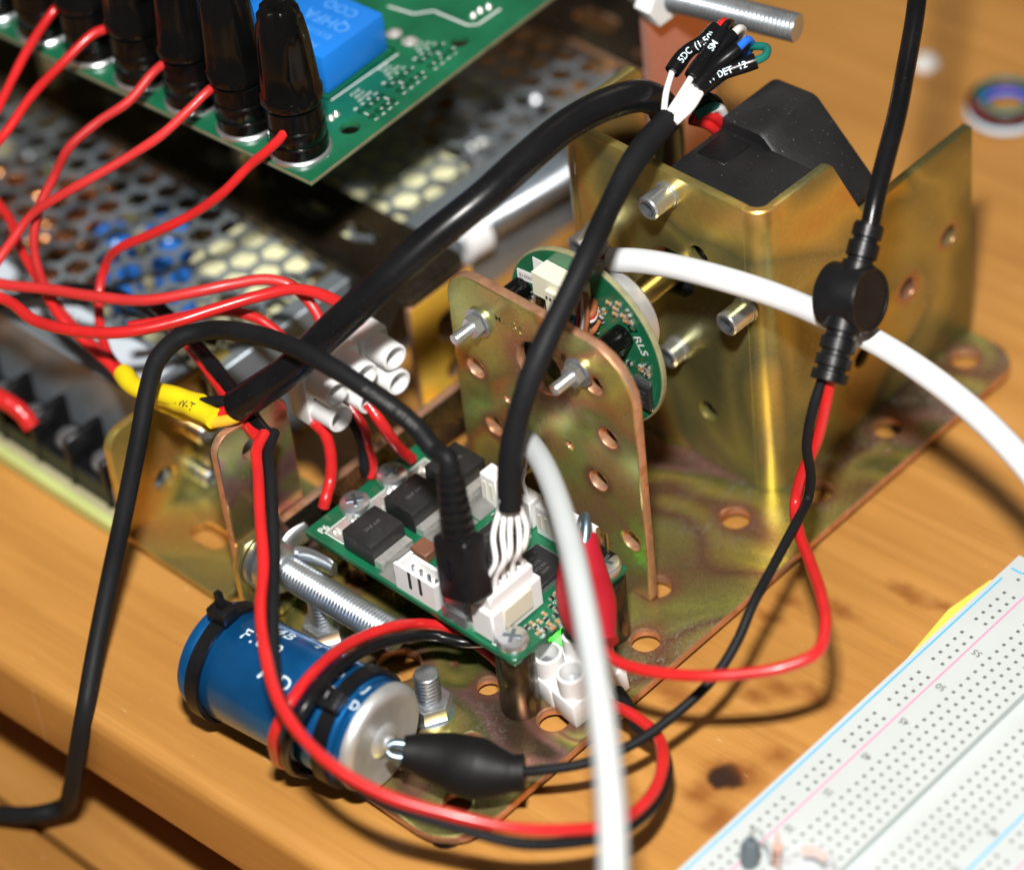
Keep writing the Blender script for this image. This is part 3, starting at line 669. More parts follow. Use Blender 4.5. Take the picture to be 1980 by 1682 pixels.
# small parts scattered between the chips
mbr, mbc, mbe, mbs = MB(), MB(), MB(), MB(); rs = random.Random(11); cnt = 0
NO = ((12, 33.4, -70, -31), (32, 46.5, -70, -62), (46, 56, -70, -61), (55, 63.4, -69.6, -52), (48.0, 60.4, -52.2, -39.8), (35.0, 47.0, -52.6, -40.6), (28.5, 62.5, -38.6, -33), (61.6, 70.4, -69.8, -61.4), (62.4, 70.4, -41, -33), (28, 35, -61, -48.4))
def free(x, y): return not any(a-.9 < x < b+.9 and c-.9 < y < d+.9 for a, b, c, d in NO)
placed = []
for _ in range(6000):
    x, y = rs.uniform(28, 69), rs.uniform(-68.5, -34)
    if not free(x, y) or any(abs(x-a) < 1.35 and abs(y-b) < 1.35 for a, b in placed): continue
    placed.append((x, y)); hz = rs.random() < .5; L, wd_ = 1.5, .8
    a, b = (L, wd_) if hz else (wd_, L); t = rs.choice((.5, .6, .8))
    (mbr if rs.random() < .5 else mbc).box(x-a*(.28 if hz else .5), x+a*(.28 if hz else .5), y-b*(.5 if hz else .28), y+b*(.5 if hz else .28), BT+.06, BT+t)
    if hz: mbe.box(x-a/2, x-a*.28, y-b/2-.02, y+b/2+.02, BT+.05, BT+t+.03).box(x+a*.28, x+a/2, y-b/2-.02, y+b/2+.02, BT+.05, BT+t+.03)
    else: mbe.box(x-a/2-.02, x+a/2+.02, y-b/2, y-b*.28, BT+.05, BT+t+.03).box(x-a/2-.02, x+a/2+.02, y+b*.28, y+b/2, BT+.05, BT+t+.03)
    if len(placed) % 3 == 0: mbs.text(rs.choice('CRLQ')+str(rs.randint(1, 60)), 1.0, lambda u, v, w: (x+1.2-v, y+u, BT+.05))
    if len(placed) > 210: break
for mm, nm, mt in ((mbr, 'resistors', 'black_chip'), (mbc, 'ceramic_capacitors', 'ceramic_tan'), (mbe, 'solder_ends', 'solder'), (mbs, 'part_numbers', 'silkscreen')):
    tag(mm.build(nm, mt, pc), None, None, None, 'stuff')
mb = MB()
mb.text('P6', 2.6, lambda u, v, w: (7.2-v, -66.4+u, BT+.05)); mb.text('P1', 2.0, lambda u, v, w: (62.2-v, -67.6+u, BT+.05)); mb.text('10107', 1.3, lambda u, v, w: (30.5+u, -68.4+v, BT+.05)); mb.text('Unv', 1.8, lambda u, v, w: (63.6-v, -35.6+u, BT+.05))
mb.build('silkscreen_lettering', 'silkscreen', pc)
mb = MB()
for k in range(7): mb.box(56-k*.45, 62.5, -38.8+k*.5, -38.6+k*.5, BT+.02, BT+.05)
for k in range(6): mb.box(58, 66, -52.6-k*.5+0, -52.45-k*.5, BT+.02, BT+.05)
tag(mb.build('traces', 'trace_green', pc), None, None, None, 'stuff')
# open white socket at the front edge
sk = MB().box(33, 45.4, -69.0, -68.1, BT+.05, BT+7.4).box(33, 45.4, -63.6, -62.8, BT+.05, BT+5.2).box(33, 33.8, -68.1, -63.6, BT+.05, BT+7.0).box(44.6, 45.4, -68.1, -63.6, BT+.05, BT+7.0).box(33.8, 44.6, -68.1, -63.6, BT+.05, BT+1.6).build('socket', 'white_nylon', pc)
mb = MB()
for k in range(4): mb.box(35.6+k*2.4, 36.2+k*2.4, -66.2, -65.6, BT+1.6, BT+6)
mb.build('contact_pin', 'steel_bright', sk)
mb = MB()
for k in range(2): mb.box(37.4+k*3.2, 38.2+k*3.2, -69.12, -69.0, BT+2.5, BT+7.41)
mb.build('keyway', 'dark_inside', sk)
# row of white plugs at the back edge
for (x0, x1, h) in ((29.2, 34.2, 9), (35.2, 44.6, 8), (46.0, 61.8, 8.5)):
    c = MB().rbox(x0, x1, -37.6, -33.4, BT+.05, BT+h, .3, 1).build('rear_plug', 'white_nylon', pc)
    mb = MB()
    for k in range(int((x1-x0-1)/2)): mb.box(x0+1+k*2, x0+1.9+k*2, -37.75, -37.6, BT+2.4, BT+h-2)
    mb.build('plug_slot', 'cream_nylon', c)
for k, (m_, dx) in enumerate((('yellow_wire', 0), ('yellow_sleeve', 1.6), ('green_wire', 3.0), ('brown_wire', 4.4), ('white_wire', 5.6))):
    MB().tube([Vector((36.5+dx, -35.5, BT+7.9)), Vector((36.5+dx*.9, -36, BT+12)), at(1030-2*k, 905, 44)+Vector((0, 0, k*.4)), at(1012+k, 856, 51.5)], .55, 8).build('wire', m_, pc)
hdr = MB().box(61.2, 66.0, -35.9, -33.4, BT+.05, BT+2.6).build('pin_header', 'black_plastic', pc)
mb = MB()
for k in range(2): mb.box(62.1+k*2.4, 62.7+k*2.4, -34.9, -34.3, BT+2.6, BT+9)
mb.build('header_pin', 'gold_pin', hdr)
# usb socket
us = MB().box(47.4, 54.6, -69.2, -62.2, BT+.05, BT+3.6).build('usb_socket', 'steel_bright', pc)
MB().box(46.4, 47.3, -67.8, -63.5, BT+.05, BT+1.2).box(54.7, 55.6, -67.8, -63.5, BT+.05, BT+1.2).build('solder_lug', 'solder', us)
led = MB().rbox(58, 60, -58, -56.4, BT-2.6, BT-1.7, .2, 1).build('indicator_led', 'led_green', pc)
gl = bpy.data.lights.new('led_glow', 'SPOT'); gl.spot_size = 1.7; gl.spot_blend = .6; gl.energy = .008; gl.color = (.05, 1, .1); gl.shadow_soft_size = .001
go = bpy.data.objects.new('led_glow', gl); col.objects.link(go); go.location = (at(1083, 1200, 4)+Vector((-1, 0, 8)))*S

# ------------------------------------------------------------------ white five-wire plug, grey sheath and spliced wires
ec = thing('sensor_cable', 'black sheathed cable rising from a white plug to splices with printed black sleeves', 'cable', (58.8, -60.5, BT))
pl = MB().rbox(55.8, 62.4, -68.4, -52.8, BT+.3, BT+8.8, .35, 1).build('plug', 'white_nylon', ec)
MB().rbox(56.8, 61.4, -67.4, -53.8, BT+8.75, BT+12.6, .4, 1).build('plug_insert', 'white_nylon', pl)
MB().rbox(62.3, 62.75, -65.0, -56.2, BT+2.4, BT+8.0, .15, 1).build('plug_window', 'cream_nylon', pl)
mb = MB()
for k in range(5): mb.lathe([(1.15, 0), (1.15, .25), (.8, .25)], (59.1, -66.2+k*2.8, BT+12.5), (0, 0, 1), 12)
mb.build('contact_ring', 'solder', pl)
SH = W((986, 985, 52), (985, 930, 58), (990, 860, 66), (1014, 765, 76), (1050, 672, 84), (1098, 572, 90), (1136, 495, 94), (1186, 385, 97.5), (1222, 318, 99), (1258, 270, 99.5), (1293, 232, 100))
shp = Path(SH, 10)
MB().tube(shp, lambda t: 2.55+.35*max(0, (t-.72)/.28)+.12*math.sin(t*23), 18).build('sheath', 'black_sheath', ec)
q0 = Vector(SH[0])
for k in range(5):
    yk = -66.2+k*2.8; off = Vector(((k-2)*.55, (k-2)*.7, 0))
    mid = [(972, 1040, 46), (966, 1085, 42), (955, 1140, 38)][:]
    pm = at(958+k*14, 1088-k*8, BT+20)+Vector((.5*(k % 2), 0, 0)); oo = RIGHT*((k-2)*1.25)+FWD*(.5*(k % 2)); pa = [q0+oo*.6+Vector((0, 0, 3)), q0+oo+Vector((0, 0, -1)), q0.lerp(pm, .5)+oo*.8, pm, Vector((59.1+(.5 if k % 2 else -.2), yk*.8+pm.y*.2, BT+15.4)), Vector((59.1, yk, BT+12.4))]
    MB().tube(pa, .62, 10).build('wire', 'white_wire', ec)
# white wires leaving the top of the sheath, each into a printed shrink sleeve, then coloured wire turning back
q1 = SH[-1]
SPL = [  # white wire path, sleeve path, colour path, colour, text
    ([(1283, 225, 101), (1288, 180, 104), (1300, 138, 106)], [(1299, 140, 106), (1330, 100, 108), (1362, 80, 109), (1387, 55, 110)], [(1385, 58, 110), (1399, 43, 110), (1404, 52, 106), (1392, 90, 98), (1345, 160, 90), (1310, 195, 88)], 'red_wire', '5DC  (1.50)'),
    ([(1288, 226, 101.5), (1312, 190, 104), (1338, 148, 106)], [(1337, 150, 106), (1368, 105, 108), (1395, 62, 110)], [(1394, 64, 110), (1406, 48, 110), (1416, 50, 106), (1402, 100, 98), (1350, 168, 90), (1312, 200, 88)], 'black_pvc', '      SM'),
    ([(1294, 230, 101), (1322, 192, 103), (1346, 153, 105)], [(1340, 158, 105), (1378, 110, 107), (1416, 66, 109)], [(1414, 70, 109), (1430, 56, 108), (1436, 66, 104), (1410, 120, 97), (1355, 172, 90), (1314, 200, 87)], 'white_wire', ''),
    ([(1300, 234, 101), (1330, 200, 103), (1354, 164, 104)], [(1344, 171, 104), (1385, 128, 106), (1428, 94, 108)], [(1424, 97, 108), (1445, 78, 108), (1452, 90, 104), (1425, 125, 97), (1360, 178, 90), (1316, 202, 87)], 'blue_wire', ''),
    ([(1306, 238, 101), (1336, 210, 102.5), (1358, 176, 103.5)], [(1349, 176, 103.5), (1380, 150, 104), (1420, 133, 105), (1462, 118, 106)], [(1458, 120, 106), (1480, 108, 106), (1482, 93, 106), (1460, 90, 105), (1430, 100, 100), (1360, 178, 90)], 'green_wire', 'VV  DET  12')]
for wp, sp_, cp, cm, txt in SPL:
    MB().tube(W(*wp), .72, 10).build('wire', 'white_wire', ec)
    pth = Path(W(*sp_), 10); sl = MB().tube(pth, lambda t: 1.75+.12*math.sin(t*9), 14).build('shrink_sleeve', 'black_pvc', ec)
    if txt.strip(): MB().text_tube(txt, 2.1, pth, pth.len*.5, 1.85).build('sleeve_lettering', 'print_white', sl)
    MB().tube(W(*cp), .95, 10).build('wire', cm, ec)

# ------------------------------------------------------------------ thick black cable
tk = thing('thick_cable', 'thick black cable sweeping from the yellow sleeves up to the motor housing', 'cable', at(470, 780, 40))
TK = Path(W((458, 784, 55), (500, 757, 60), (560, 715, 67), (640, 640, 77), (740, 548, 88), (840, 458, 96), (930, 385, 101), (1020, 305, 104), (1100, 240, 105), (1170, 203, 105), (1232, 186, 103), (1268, 194, 98), (1288, 222, 88), (1294, 258, 75), (1294, 300, 60)), 10)
MB().tube(TK, lambda t: 3.75-.15*math.sin(t*3)+.05*math.sin(t*40), 22).build('sheath', 'black_pvc', tk)
for cm, pp in (('black_sheath', [(475, 775, 56), (430, 776, 54), (386, 780, 52)]), ('red_wire', [(480, 780, 55), (445, 792, 53), (405, 806, 51)]), ('yellow_wire', [(486, 786, 55), (455, 808, 53), (412, 818, 51)])):
    MB().tube(W(*pp), 1.35, 10).build('wire', cm, tk)
for cm, pp in (('red_wire', [(1335, 232, 86), (1365, 240, 84), (1395, 262, 79)]), ('red_wire', [(1340, 222, 87), (1372, 222, 86), (1405, 245, 80)]), ('black_pvc', [(1338, 210, 88), (1365, 190, 90), (1385, 195, 88), (1398, 225, 82)]), ('green_wire', [(1345, 225, 87), (1378, 205, 88), (1396, 222, 82)]), ('white_wire', [(1350, 226, 86), (1385, 208, 87), (1404, 232, 81)])):
    MB().tube(W(*pp), 1.2, 10).build('wire', cm, tk)
# printed yellow shrink sleeves where red wires join the cable
for k, (pp, txt, lab) in enumerate((([(238, 722, 47), (262, 748, 48), (320, 762, 50), (388, 782, 52)], '', 'plain yellow shrink sleeve on the black wire end'), ([(300, 768, 46), (340, 782, 48), (380, 798, 50), (416, 817, 51)], 'VW-T', 'yellow shrink sleeve printed VW-T beside the slotted bracket'), ([(308, 764, 45), (345, 780, 46.5), (380, 790, 48), (408, 806, 50)], '', 'yellow shrink sleeve half hidden under the printed one'))):
    pth = Path([p_+Vector((0, 0, (0, 1.2, -1.6)[k])) for p_ in W(*pp)], 10); y_ = thing('shrink_sleeve', lab, 'sleeve', pth.p[0]-Vector((0, 0, 2)), 0, 'yellow shrink sleeves')
    s_ = MB().tube(pth, lambda t: 2.35+.08*math.sin(t*20), 16).build('sleeve', 'yellow_sleeve', y_)
    if txt: MB().text_tube(txt, 2.8, pth, pth.len*.62, 2.45).build('sleeve_lettering', 'print_black', y_)

# ------------------------------------------------------------------ usb cable and plug
ub = thing('usb_cable', 'black usb cable with moulded mini plug, arching left and over the table edge', 'cable', (51, -66, BT))
MB().box(48.2, 53.8, -68.6, -65.2, BT+2.2, BT+14).build('plug_shell', 'steel_bright', ub)
A0, A1 = at(903, 1142, BT+13.0), at(876, 962, BT+33.5)
ax = (A1-A0).normalized(); bx_ = Vector((1, 0, 0)); bx_ = (bx_-ax*bx_.dot(ax)).normalized(); by_ = ax.cross(bx_)
L = (A1-A0).length
Mx = Matrix((bx_, by_, ax)).transposed().to_4x4(); Mx.translation = A0
bd = MB().rbox(-5.2, 5.2, -3.7, 3.7, -1.5, L*.62, 1.5, 3, Mx).build('plug_body', 'black_plastic', ub)
MB().rbox(-3.4, 3.4, -3.95, 3.95, 1.0, L*.5, .5, 2, Mx).build('grip_panel', 'black_plastic', bd)
mb = MB(); zc = L*.25
def us_(u, v, w=0): return Mx @ Vector((u, -3.99, zc+v))
for poly in ([(-.15, -3), (.15, -3), (.15, 3), (-.15, 3)], [(-.5, 2.6), (.5, 2.6), (0, 3.6)], circ(0, -3.2, .5, 10), [(.1, -1), (.35, -1.1), (1.3, .2), (1.3, 1), (1.0, 1), (1.0, .3)], [(-.1, -1.8), (-.35, -1.9), (-1.3, -.6), (-1.3, .2), (-1.0, .2), (-1.0, -.5)]):
    mb.add([us_(*p) for p in poly], [list(range(len(poly)))])
mb.build('usb_symbol', 'black_gloss', bd)
mb = MB(); prof = [(3.4, L*.6), (3.6, L*.62)]
h = L*.62
while h < L+5.5:
    f = (h-L*.62)/(L*.38+5.5); r = 3.7-.9*f; prof += [(r, h), (r, h+1.25), (r-.65, h+1.4), (r-.65, h+1.95)]; h += 2.1
prof += [(2.2, h+.2)]
mb.lathe(prof, A0, ax, 26).build('strain_relief', 'black_plastic', ub)
top = A0+ax*(L+4)
UP = Path([top, top+ax*5] + W((838, 868, 66), (800, 822, 70), (740, 775, 74), (650, 715, 77), (560, 668, 77), (470, 643, 73), (400, 640, 68), (345, 655, 66), (305, 695, 62), (288, 745, 57), (268, 850, 47), (240, 990, 33), (212, 1120, 20), (183, 1265, 8), (165, 1370, 1)) + [at(150, 1455, -12), at(139, 1522, -27), at(120, 1560, -40), at(70, 1574, -42), at(0, 1574, -45), at(-80, 1572, -47), at(-260, 1560, -47.6), at(-500, 1500, -47.6)], 10)
MB().tube(UP, 2.15, 16).build('cord', 'black_sheath', ub)
mb = MB()
mb.text_tube('USB 2.0  28AWG/1P', 1.6, UP, 22, 2.2).build('cord_lettering', 'print_grey', ub)

# ------------------------------------------------------------------ white cables
wc = thing('white_cable', 'white round cable with a torn end crossing in front of the motor bracket', 'cable', at(1300, 515, 80)-Vector((0, 0, 3)))
WP = Path(W((1183, 503, 72), (1230, 504, 74), (1300, 515, 76), (1400, 540, 77), (1500, 572, 73), (1600, 614, 66), (1700, 665, 62), (1800, 730, 60), (1900, 812, 58), (2000, 920, 55), (2080, 1040, 50)) + [at(2200, 1200, 42), at(2400, 1400, 26), at(2650, 1600, 12)], 10)
MB().tube(WP, lambda t: 2.75+.25*t, 20).build('jacket', 'white_cable', wc)
mb = MB(); rs = random.Random(5); p0, t0 = WP.at(0)
for k in range(26):
    a = rs.uniform(0, 6.28); u = t0.orthogonal(); v = t0.cross(u); d = (u*math.cos(a)+v*math.sin(a))
    mb.tube([p0+d*rs.uniform(.5, 2.4), p0+d*rs.uniform(1, 2.8)-t0*rs.uniform(.8, 1.6), p0+d*rs.uniform(.5, 3.4)-t0*rs.uniform(1.5, 3.6)], .16, 5)
tag(mb.build('frayed_strands', 'white_cable_grey', wc), None, None, None, 'stuff')
for cm, dz in (('brown_wire', 1.0), ('white_wire', -.6), ('red_wire', .2)):
    MB().tube([p0+t0*2+Vector((0, 0, dz)), p0-t0*4+Vector((0, 0, dz*1.3)), Vector((45, -13, 70+dz)), Vector((43, -14.5, 69))], .7, 8).build('wire', cm, wc)
w2 = thing('white_cable', 'blurred pale cable running down the front from behind the black sheath', 'cable', at(1100, 1000, 40))
W2 = Path(W((1008, 848, 52), (1022, 856, 54), (1050, 898, 58), (1076, 960, 61), (1100, 1040, 64), (1124, 1150, 67), (1146, 1270, 69), (1163, 1380, 70), (1176, 1490, 69), (1184, 1600, 66), (1186, 1720, 60), (1180, 1850, 48)) + [at(1170, 2000, 25), at(1150, 2180, -10), at(1130, 2380, -45), at(1100, 2600, -47)], 10)
MB().tube(W2, lambda t: 2.55+.25*t, 20).build('jacket', 'white_cable_grey', w2)

# ------------------------------------------------------------------ power lead with round in-line body
dc = thing('power_lead', 'black power lead with round moulded in-line body and red and black tails', 'power lead', at(1600, 740, 40))
CP = Path(W((1830, -420, 120), (1800, -250, 116), (1790, -140, 112), (1778, -40, 108), (1768, 40, 104), (1752, 130, 101), (1735, 220, 98), (1712, 310, 94), (1693, 385, 90), (1682, 440, 86)), 10)
MB().tube(CP, 2.15, 18).build('cord', 'black_pvc', dc)
B0, B1 = at(1682, 432, 86), at(1602, 738, 62); ax = (B1-B0).normalized(); L = (B1-B0).length
mb = MB(); prof = []
for h0, h1, r in ((0, .5, 3.1), (.5, 3.2, 3.35), (3.2, 4.2, 2.7), (4.2, 7.6, 3.5), (7.6, 8.6, 2.9), (8.6, 10.6, 3.7), (10.6, 17, 4.0), (17, L-17, 4.2), (L-17, L-11, 4.3), (L-11, L-9.6, 3.3), (L-9.6, L-6.8, 4.0), (L-6.8, L-5.6, 3.2), (L-5.6, L-3.2, 4.0), (L-3.2, L-2.2, 3.2), (L-2.2, L, 4.1)): prof += [(r-.15, h0), (r, h0+.15), (r, h1-.15), (r-.15, h1)]
mb.lathe([(0, 0)]+prof+[(0, L)], B0, ax, 28).build('strain_relief', 'black_plastic', dc)
C0 = at(1645, 575, 74); nv = (Vector((CAM-C0)).normalized()*.58+RIGHT*.80); nv = (nv-ax*nv.dot(ax)*.8).normalized()
bo = MB().lathe([(6.4, -5.6), (7.2, -5.0), (7.2, 4.6), (6.9, 5.2), (6.3, 5.2), (6.2, 4.9), (0, 4.9)], C0, nv, 48).build('round_body', 'black_plastic', dc)
a_, e1, e2 = basis(nv); mb = MB()
for i in range(-9, 10):
    for j in range(-9, 10):
        u, v = i*.62, j*.62
        if u*u+v*v < 34: mb.lathe([(.2, 0), (.08, .22), (0, .23)], C0+nv*4.88+e1*u+e2*v, nv, 5)
tag(mb.build('grip_dots', 'black_plastic', bo), None, None, None, 'stuff')
RD = Path(W((1606, 730, 62), (1597, 780, 56), (1580, 850, 46), (1550, 920, 36), (1538, 975, 30), (1545, 1030, 30), (1566, 1085, 33), (1588, 1150, 37), (1596, 1210, 38), (1580, 1260, 38), (1520, 1288, 37), (1440, 1302, 36), (1340, 1306, 35), (1250, 1296, 33), (1200, 1282, 31), (1168, 1258, 28)), 10)
MB().tube(RD, 1.32, 14).build('red_tail', 'red_wire', dc)
BK = Path(W((1590, 732, 62), (1572, 790, 56), (1560, 860, 46), (1568, 925, 36), (1562, 965, 31), (1540, 1010, 32), (1500, 1085, 33), (1455, 1170, 32), (1425, 1240, 28), (1380, 1310, 24), (1300, 1385, 20), (1220, 1440, 18), (1130, 1475, 17), (1060, 1487, 16), (1008, 1492, 15)), 10)
MB().tube(BK, 1.12, 14).build('black_tail', 'black_sheath', dc)
# crocodile clips
def boot(name, label, m_, pts, r, flat, tip):
    t_ = thing(name, label, 'clip', Vector(pts[-1])-Vector((0, 0, 4)))
    p = Path(pts, 10); mb = MB(); n = len(p.p); seg = 20
    for i in range(n):
        f = p.s[i]/p.len; rr = r(f); nn = (CAM-p.p[i]); nn = (nn-p.T[i]*nn.dot(p.T[i])).normalized(); bb = p.T[i].cross(nn)
        for k in range(seg):
            a = 2*math.pi*k/seg; mb.v.append(tuple(p.p[i]+nn*math.cos(a)*rr*flat+bb*math.sin(a)*rr))
    for i in range(n-1):
        for k in range(seg): mb.f.append([i*seg+k, i*seg+(k+1) % seg, (i+1)*seg+(k+1) % seg, (i+1)*seg+k])
    mb.f.append([k for k in range(seg)][::-1]); mb.f.append([(n-1)*seg+k for k in range(seg)])
    mb.build('boot', m_, t_)
    d = (p.p[0]-p.p[2]).normalized()
    for sg in (-1, 1):
        e = d.orthogonal().normalized()*sg*1.1; q = p.p[0]
        mb = MB(); mb.tube([q-d*3+e*1.2, q+d*2+e*1.2, q+d*tip+e*.5], lambda t: 1.5-.5*t, 10).build('jaw', 'steel_blue', t_)
    return t_
boot('crocodile_clip', 'black rubber crocodile clip biting the terminal of the blue capacitor', 'black_boot', W((778, 1452, 18), (815, 1458, 17), (860, 1468, 16), (900, 1480, 15.5), (945, 1490, 15), (985, 1494, 15), (1014, 1494, 15)), lambda f: 3.4+3.3*math.sin(min(1, f/.62)*math.pi/2)*(1 if f < .62 else max(.2, 1-((f-.62)/.38)**1.3*1.15)), .72, 3.2)
boot('crocodile_clip', 'red rubber crocodile clip standing between controller board and white cable', 'red_rubber', W((1128, 1030, 38), (1125, 1075, 35), (1128, 1130, 31), (1138, 1180, 28.5), (1150, 1220, 27), (1162, 1250, 26)), lambda f: 3.0+3.4*math.sin(min(1, f/.6)*math.pi/2)*(1 if f < .6 else max(.3, 1-((f-.6)/.4)**1.5*.9)), .7, 4)

# ================================================================== blue capacitor with cable ties
CR = 12.6
K0, K1 = Vector((9.2, -104.0, P+CR)), Vector((57.0, -98.8, P+CR)); ka = (K1-K0).normalized(); kL = (K1-K0).length
ku = (Vector((0, 0, 1))-ka*ka.z).normalized(); kv = ka.cross(ku)
def onc(d, ang, r=CR): return K0+ka*d+(ku*math.cos(ang)+kv*math.sin(ang))*r
cp_ = thing('capacitor', 'large blue electrolytic capacitor with white printing lying on the base plate', 'capacitor', (32, -101.5, P))
MB().lathe([(CR-1.6, 0), (CR-.5, .4), (CR, 1.4), (CR, 3.2), (CR-.35, 3.7), (CR-.35, 4.4), (CR, 5), (CR, kL-5), (CR-.3, kL-4.5), (CR-.3, kL-4), (CR, kL-3.4), (CR, kL-1.2), (CR-.4, kL-.4), (CR-1.0, kL)], K0, ka, 64).build('can', 'capacitor_blue', cp_)
MB().lathe([(0, -4.0), (2.2, -4.0), (4, -3.0), (CR-3, -1.2), (CR-1.2, -.05), (CR-1.7, .1)], K0, ka, 48).build('rear_cap', 'steel', cp_)
ed = MB().lathe([(CR-.5, -2.0), (CR+.08, -1.6), (CR+.05, -.8), (CR-.4, .2), (CR-1.2, .75), (CR-2.4, .9), (CR-3.2, .6), (4.2, .4), (3.6, 1.0), (2.2, 1.6), (1.6, 1.7), (1.5, 4.2), (0, 4.4)], K1, ka, 56).build('end_cap', 'aluminium', cp_)
mb = MB()
def ct(t, size, d0, a0):
    # letters read along the can's length from its left end, around the upper side facing the viewer
    def fn(u, v, w):
        return onc(d0+u, a0-v/CR, CR+.05)
    mb.text(t, size, fn, 'LEFT')
for t, size, d0, a0 in (('PH4B', 4.4, 11.0, -.42), ('F1000', 4.4, 11.2, .02), ('MFD', 4.4, 20.5, .50), ('2', 2.6, 26.0, -.55), ('10', 3.4, 34.6, -.12), ('VDC', 3.4, 31.8, .24), ('J', 3.0, 44.4, -.10), ('D', 3.0, 44.0, .28)): ct(t, size, d0, a0)
mb.build('printed_lettering', 'print_white', cp_)
def tie(d0, headang, label):
    t_ = thing('cable_tie', label, 'cable tie', onc(d0, math.pi)-Vector((0, 0, .5)), 0, 'black cable ties round the capacitor')
    mb = MB(); n = 56
    for k in range(n):
        a = 2*math.pi*k/n
        for (dd, rr) in ((-1.7, CR+.1), (1.7, CR+.1), (1.7, CR+1.2), (-1.7, CR+1.2)): mb.v.append(tuple(onc(d0+dd, a, rr)))
    for k in range(n):
        k2 = (k+1) % n
        for j in range(4): mb.f.append([k*4+j, k*4+(j+1) % 4, k2*4+(j+1) % 4, k2*4+j])
    mb.build('strap', 'black_plastic', t_)
    c = onc(d0, headang, CR+2.6); rad = (c-(K0+ka*d0)).normalized(); tan = ka.cross(rad)
    M = Matrix((ka, tan, rad)).transposed().to_4x4(); M.translation = c
    MB().rbox(-2.7, 2.7, -2.4, 2.4, -1.6, 1.9, .5, 2, M).build('head', 'black_plastic', t_)
    MB().tube([c-rad*.5, c+rad*2.5, c+rad*(6.0 if d0 < 20 else 2.8)-ka*.4], lambda t: 1.3-.3*t, 4).build('tail', 'black_plastic', t_)
tie(5.6, -.02, 'black cable tie round the rear end of the blue capacitor')
tie(kL-6.8, .40, 'black cable tie round the blue capacitor close to its metal end')

# ================================================================== red and black pair looping round the front
def wires(name, label, pts, r, m_, cat='wire', group=None, n=10, seg=14, txt=None):
    rw = random.Random(label); P_ = [Vector(p) for p in pts]
    P_ = [P_[0]]+[p+Vector((rw.uniform(-.35, .35), rw.uniform(-.35, .35), rw.uniform(-.35, .35))) for p in P_[1:-1]]+[P_[-1]]
    ph_ = rw.uniform(0, 6)
    mb = MB().tube(Path(P_, n), lambda t: r*(1+.025*math.sin(t*37+ph_)+.02*math.sin(t*91)), seg); return one(name, mb, m_, label, cat, group)
LR = W((512, 838, 50), (500, 868, 50), (499, 920, 50), (505, 1000, 48), (508, 1090, 45), (506, 1180, 43), (512, 1270, 42), (535, 1350, 41), (580, 1420, 40), (650, 1482, 38), (750, 1537, 35), (870, 1575, 32), (1000, 1602, 29), (1100, 1606, 26), (1190, 1590, 23), (1255, 1540, 20), (1284, 1480, 18), (1270, 1420, 16), (1225, 1382, 14), (1165, 1355, 11), (1128, 1338, 9))
wires('red_wire', 'red wire hanging from the bracket slot and looping in front of the capacitor', LR, 1.32, 'red_wire', 'wire', 'front wire loop')
LB = [Vector(p)+d for p, d in zip(W((530, 835, 49), (520, 868, 49), (522, 920, 49), (529, 1000, 47), (533, 1090, 44), (529, 1180, 42), (528, 1265, 40), (545, 1350, 38.5), (588, 1430, 37), (656, 1496, 35), (755, 1556, 32), (870, 1598, 28.5), (1000, 1624, 25), (1100, 1628, 22), (1195, 1612, 19), (1262, 1560, 16), (1290, 1492, 14), (1272, 1432, 13), (1230, 1400, 11), (1215, 1370, 9), (1195, 1335, 8)), [Vector((0, 0, 0))]*21)]
wires('black_wire', 'black wire running just under the red front loop', LB, 1.3, 'black_sheath', 'wire', 'front wire loop')
wires('red_wire', 'red wire curving from under the controller board down round the capacitor', W((985, 1300, 9), (940, 1262, 14), (890, 1222, 17), (830, 1206, 20), (760, 1212, 25), (680, 1243, 30), (605, 1300, 34), (555, 1365, 33), (530, 1420, 28), (531, 1452, 19), (545, 1474, 10), (580, 1482, 4.6)), 1.28, 'red_wire')
wires('black_wire', 'black wire curving beside the red one from the controller board to the capacitor', W((1020, 1228, 16), (960, 1238, 17), (900, 1240, 18), (840, 1228, 19.5), (770, 1234, 24), (700, 1262, 29), (630, 1318, 33), (585, 1375, 32), (556, 1432, 26), (556, 1466, 17), (572, 1488, 9), (610, 1496, 4.6)), 1.28, 'black_pvc')
wires('black_sleeve', 'short black sleeved lead under the front corner of the controller board', W((1000, 1205, 18), (1030, 1212, 18), (1060, 1228, 17)), 2.0, 'black_gloss', 'wire')

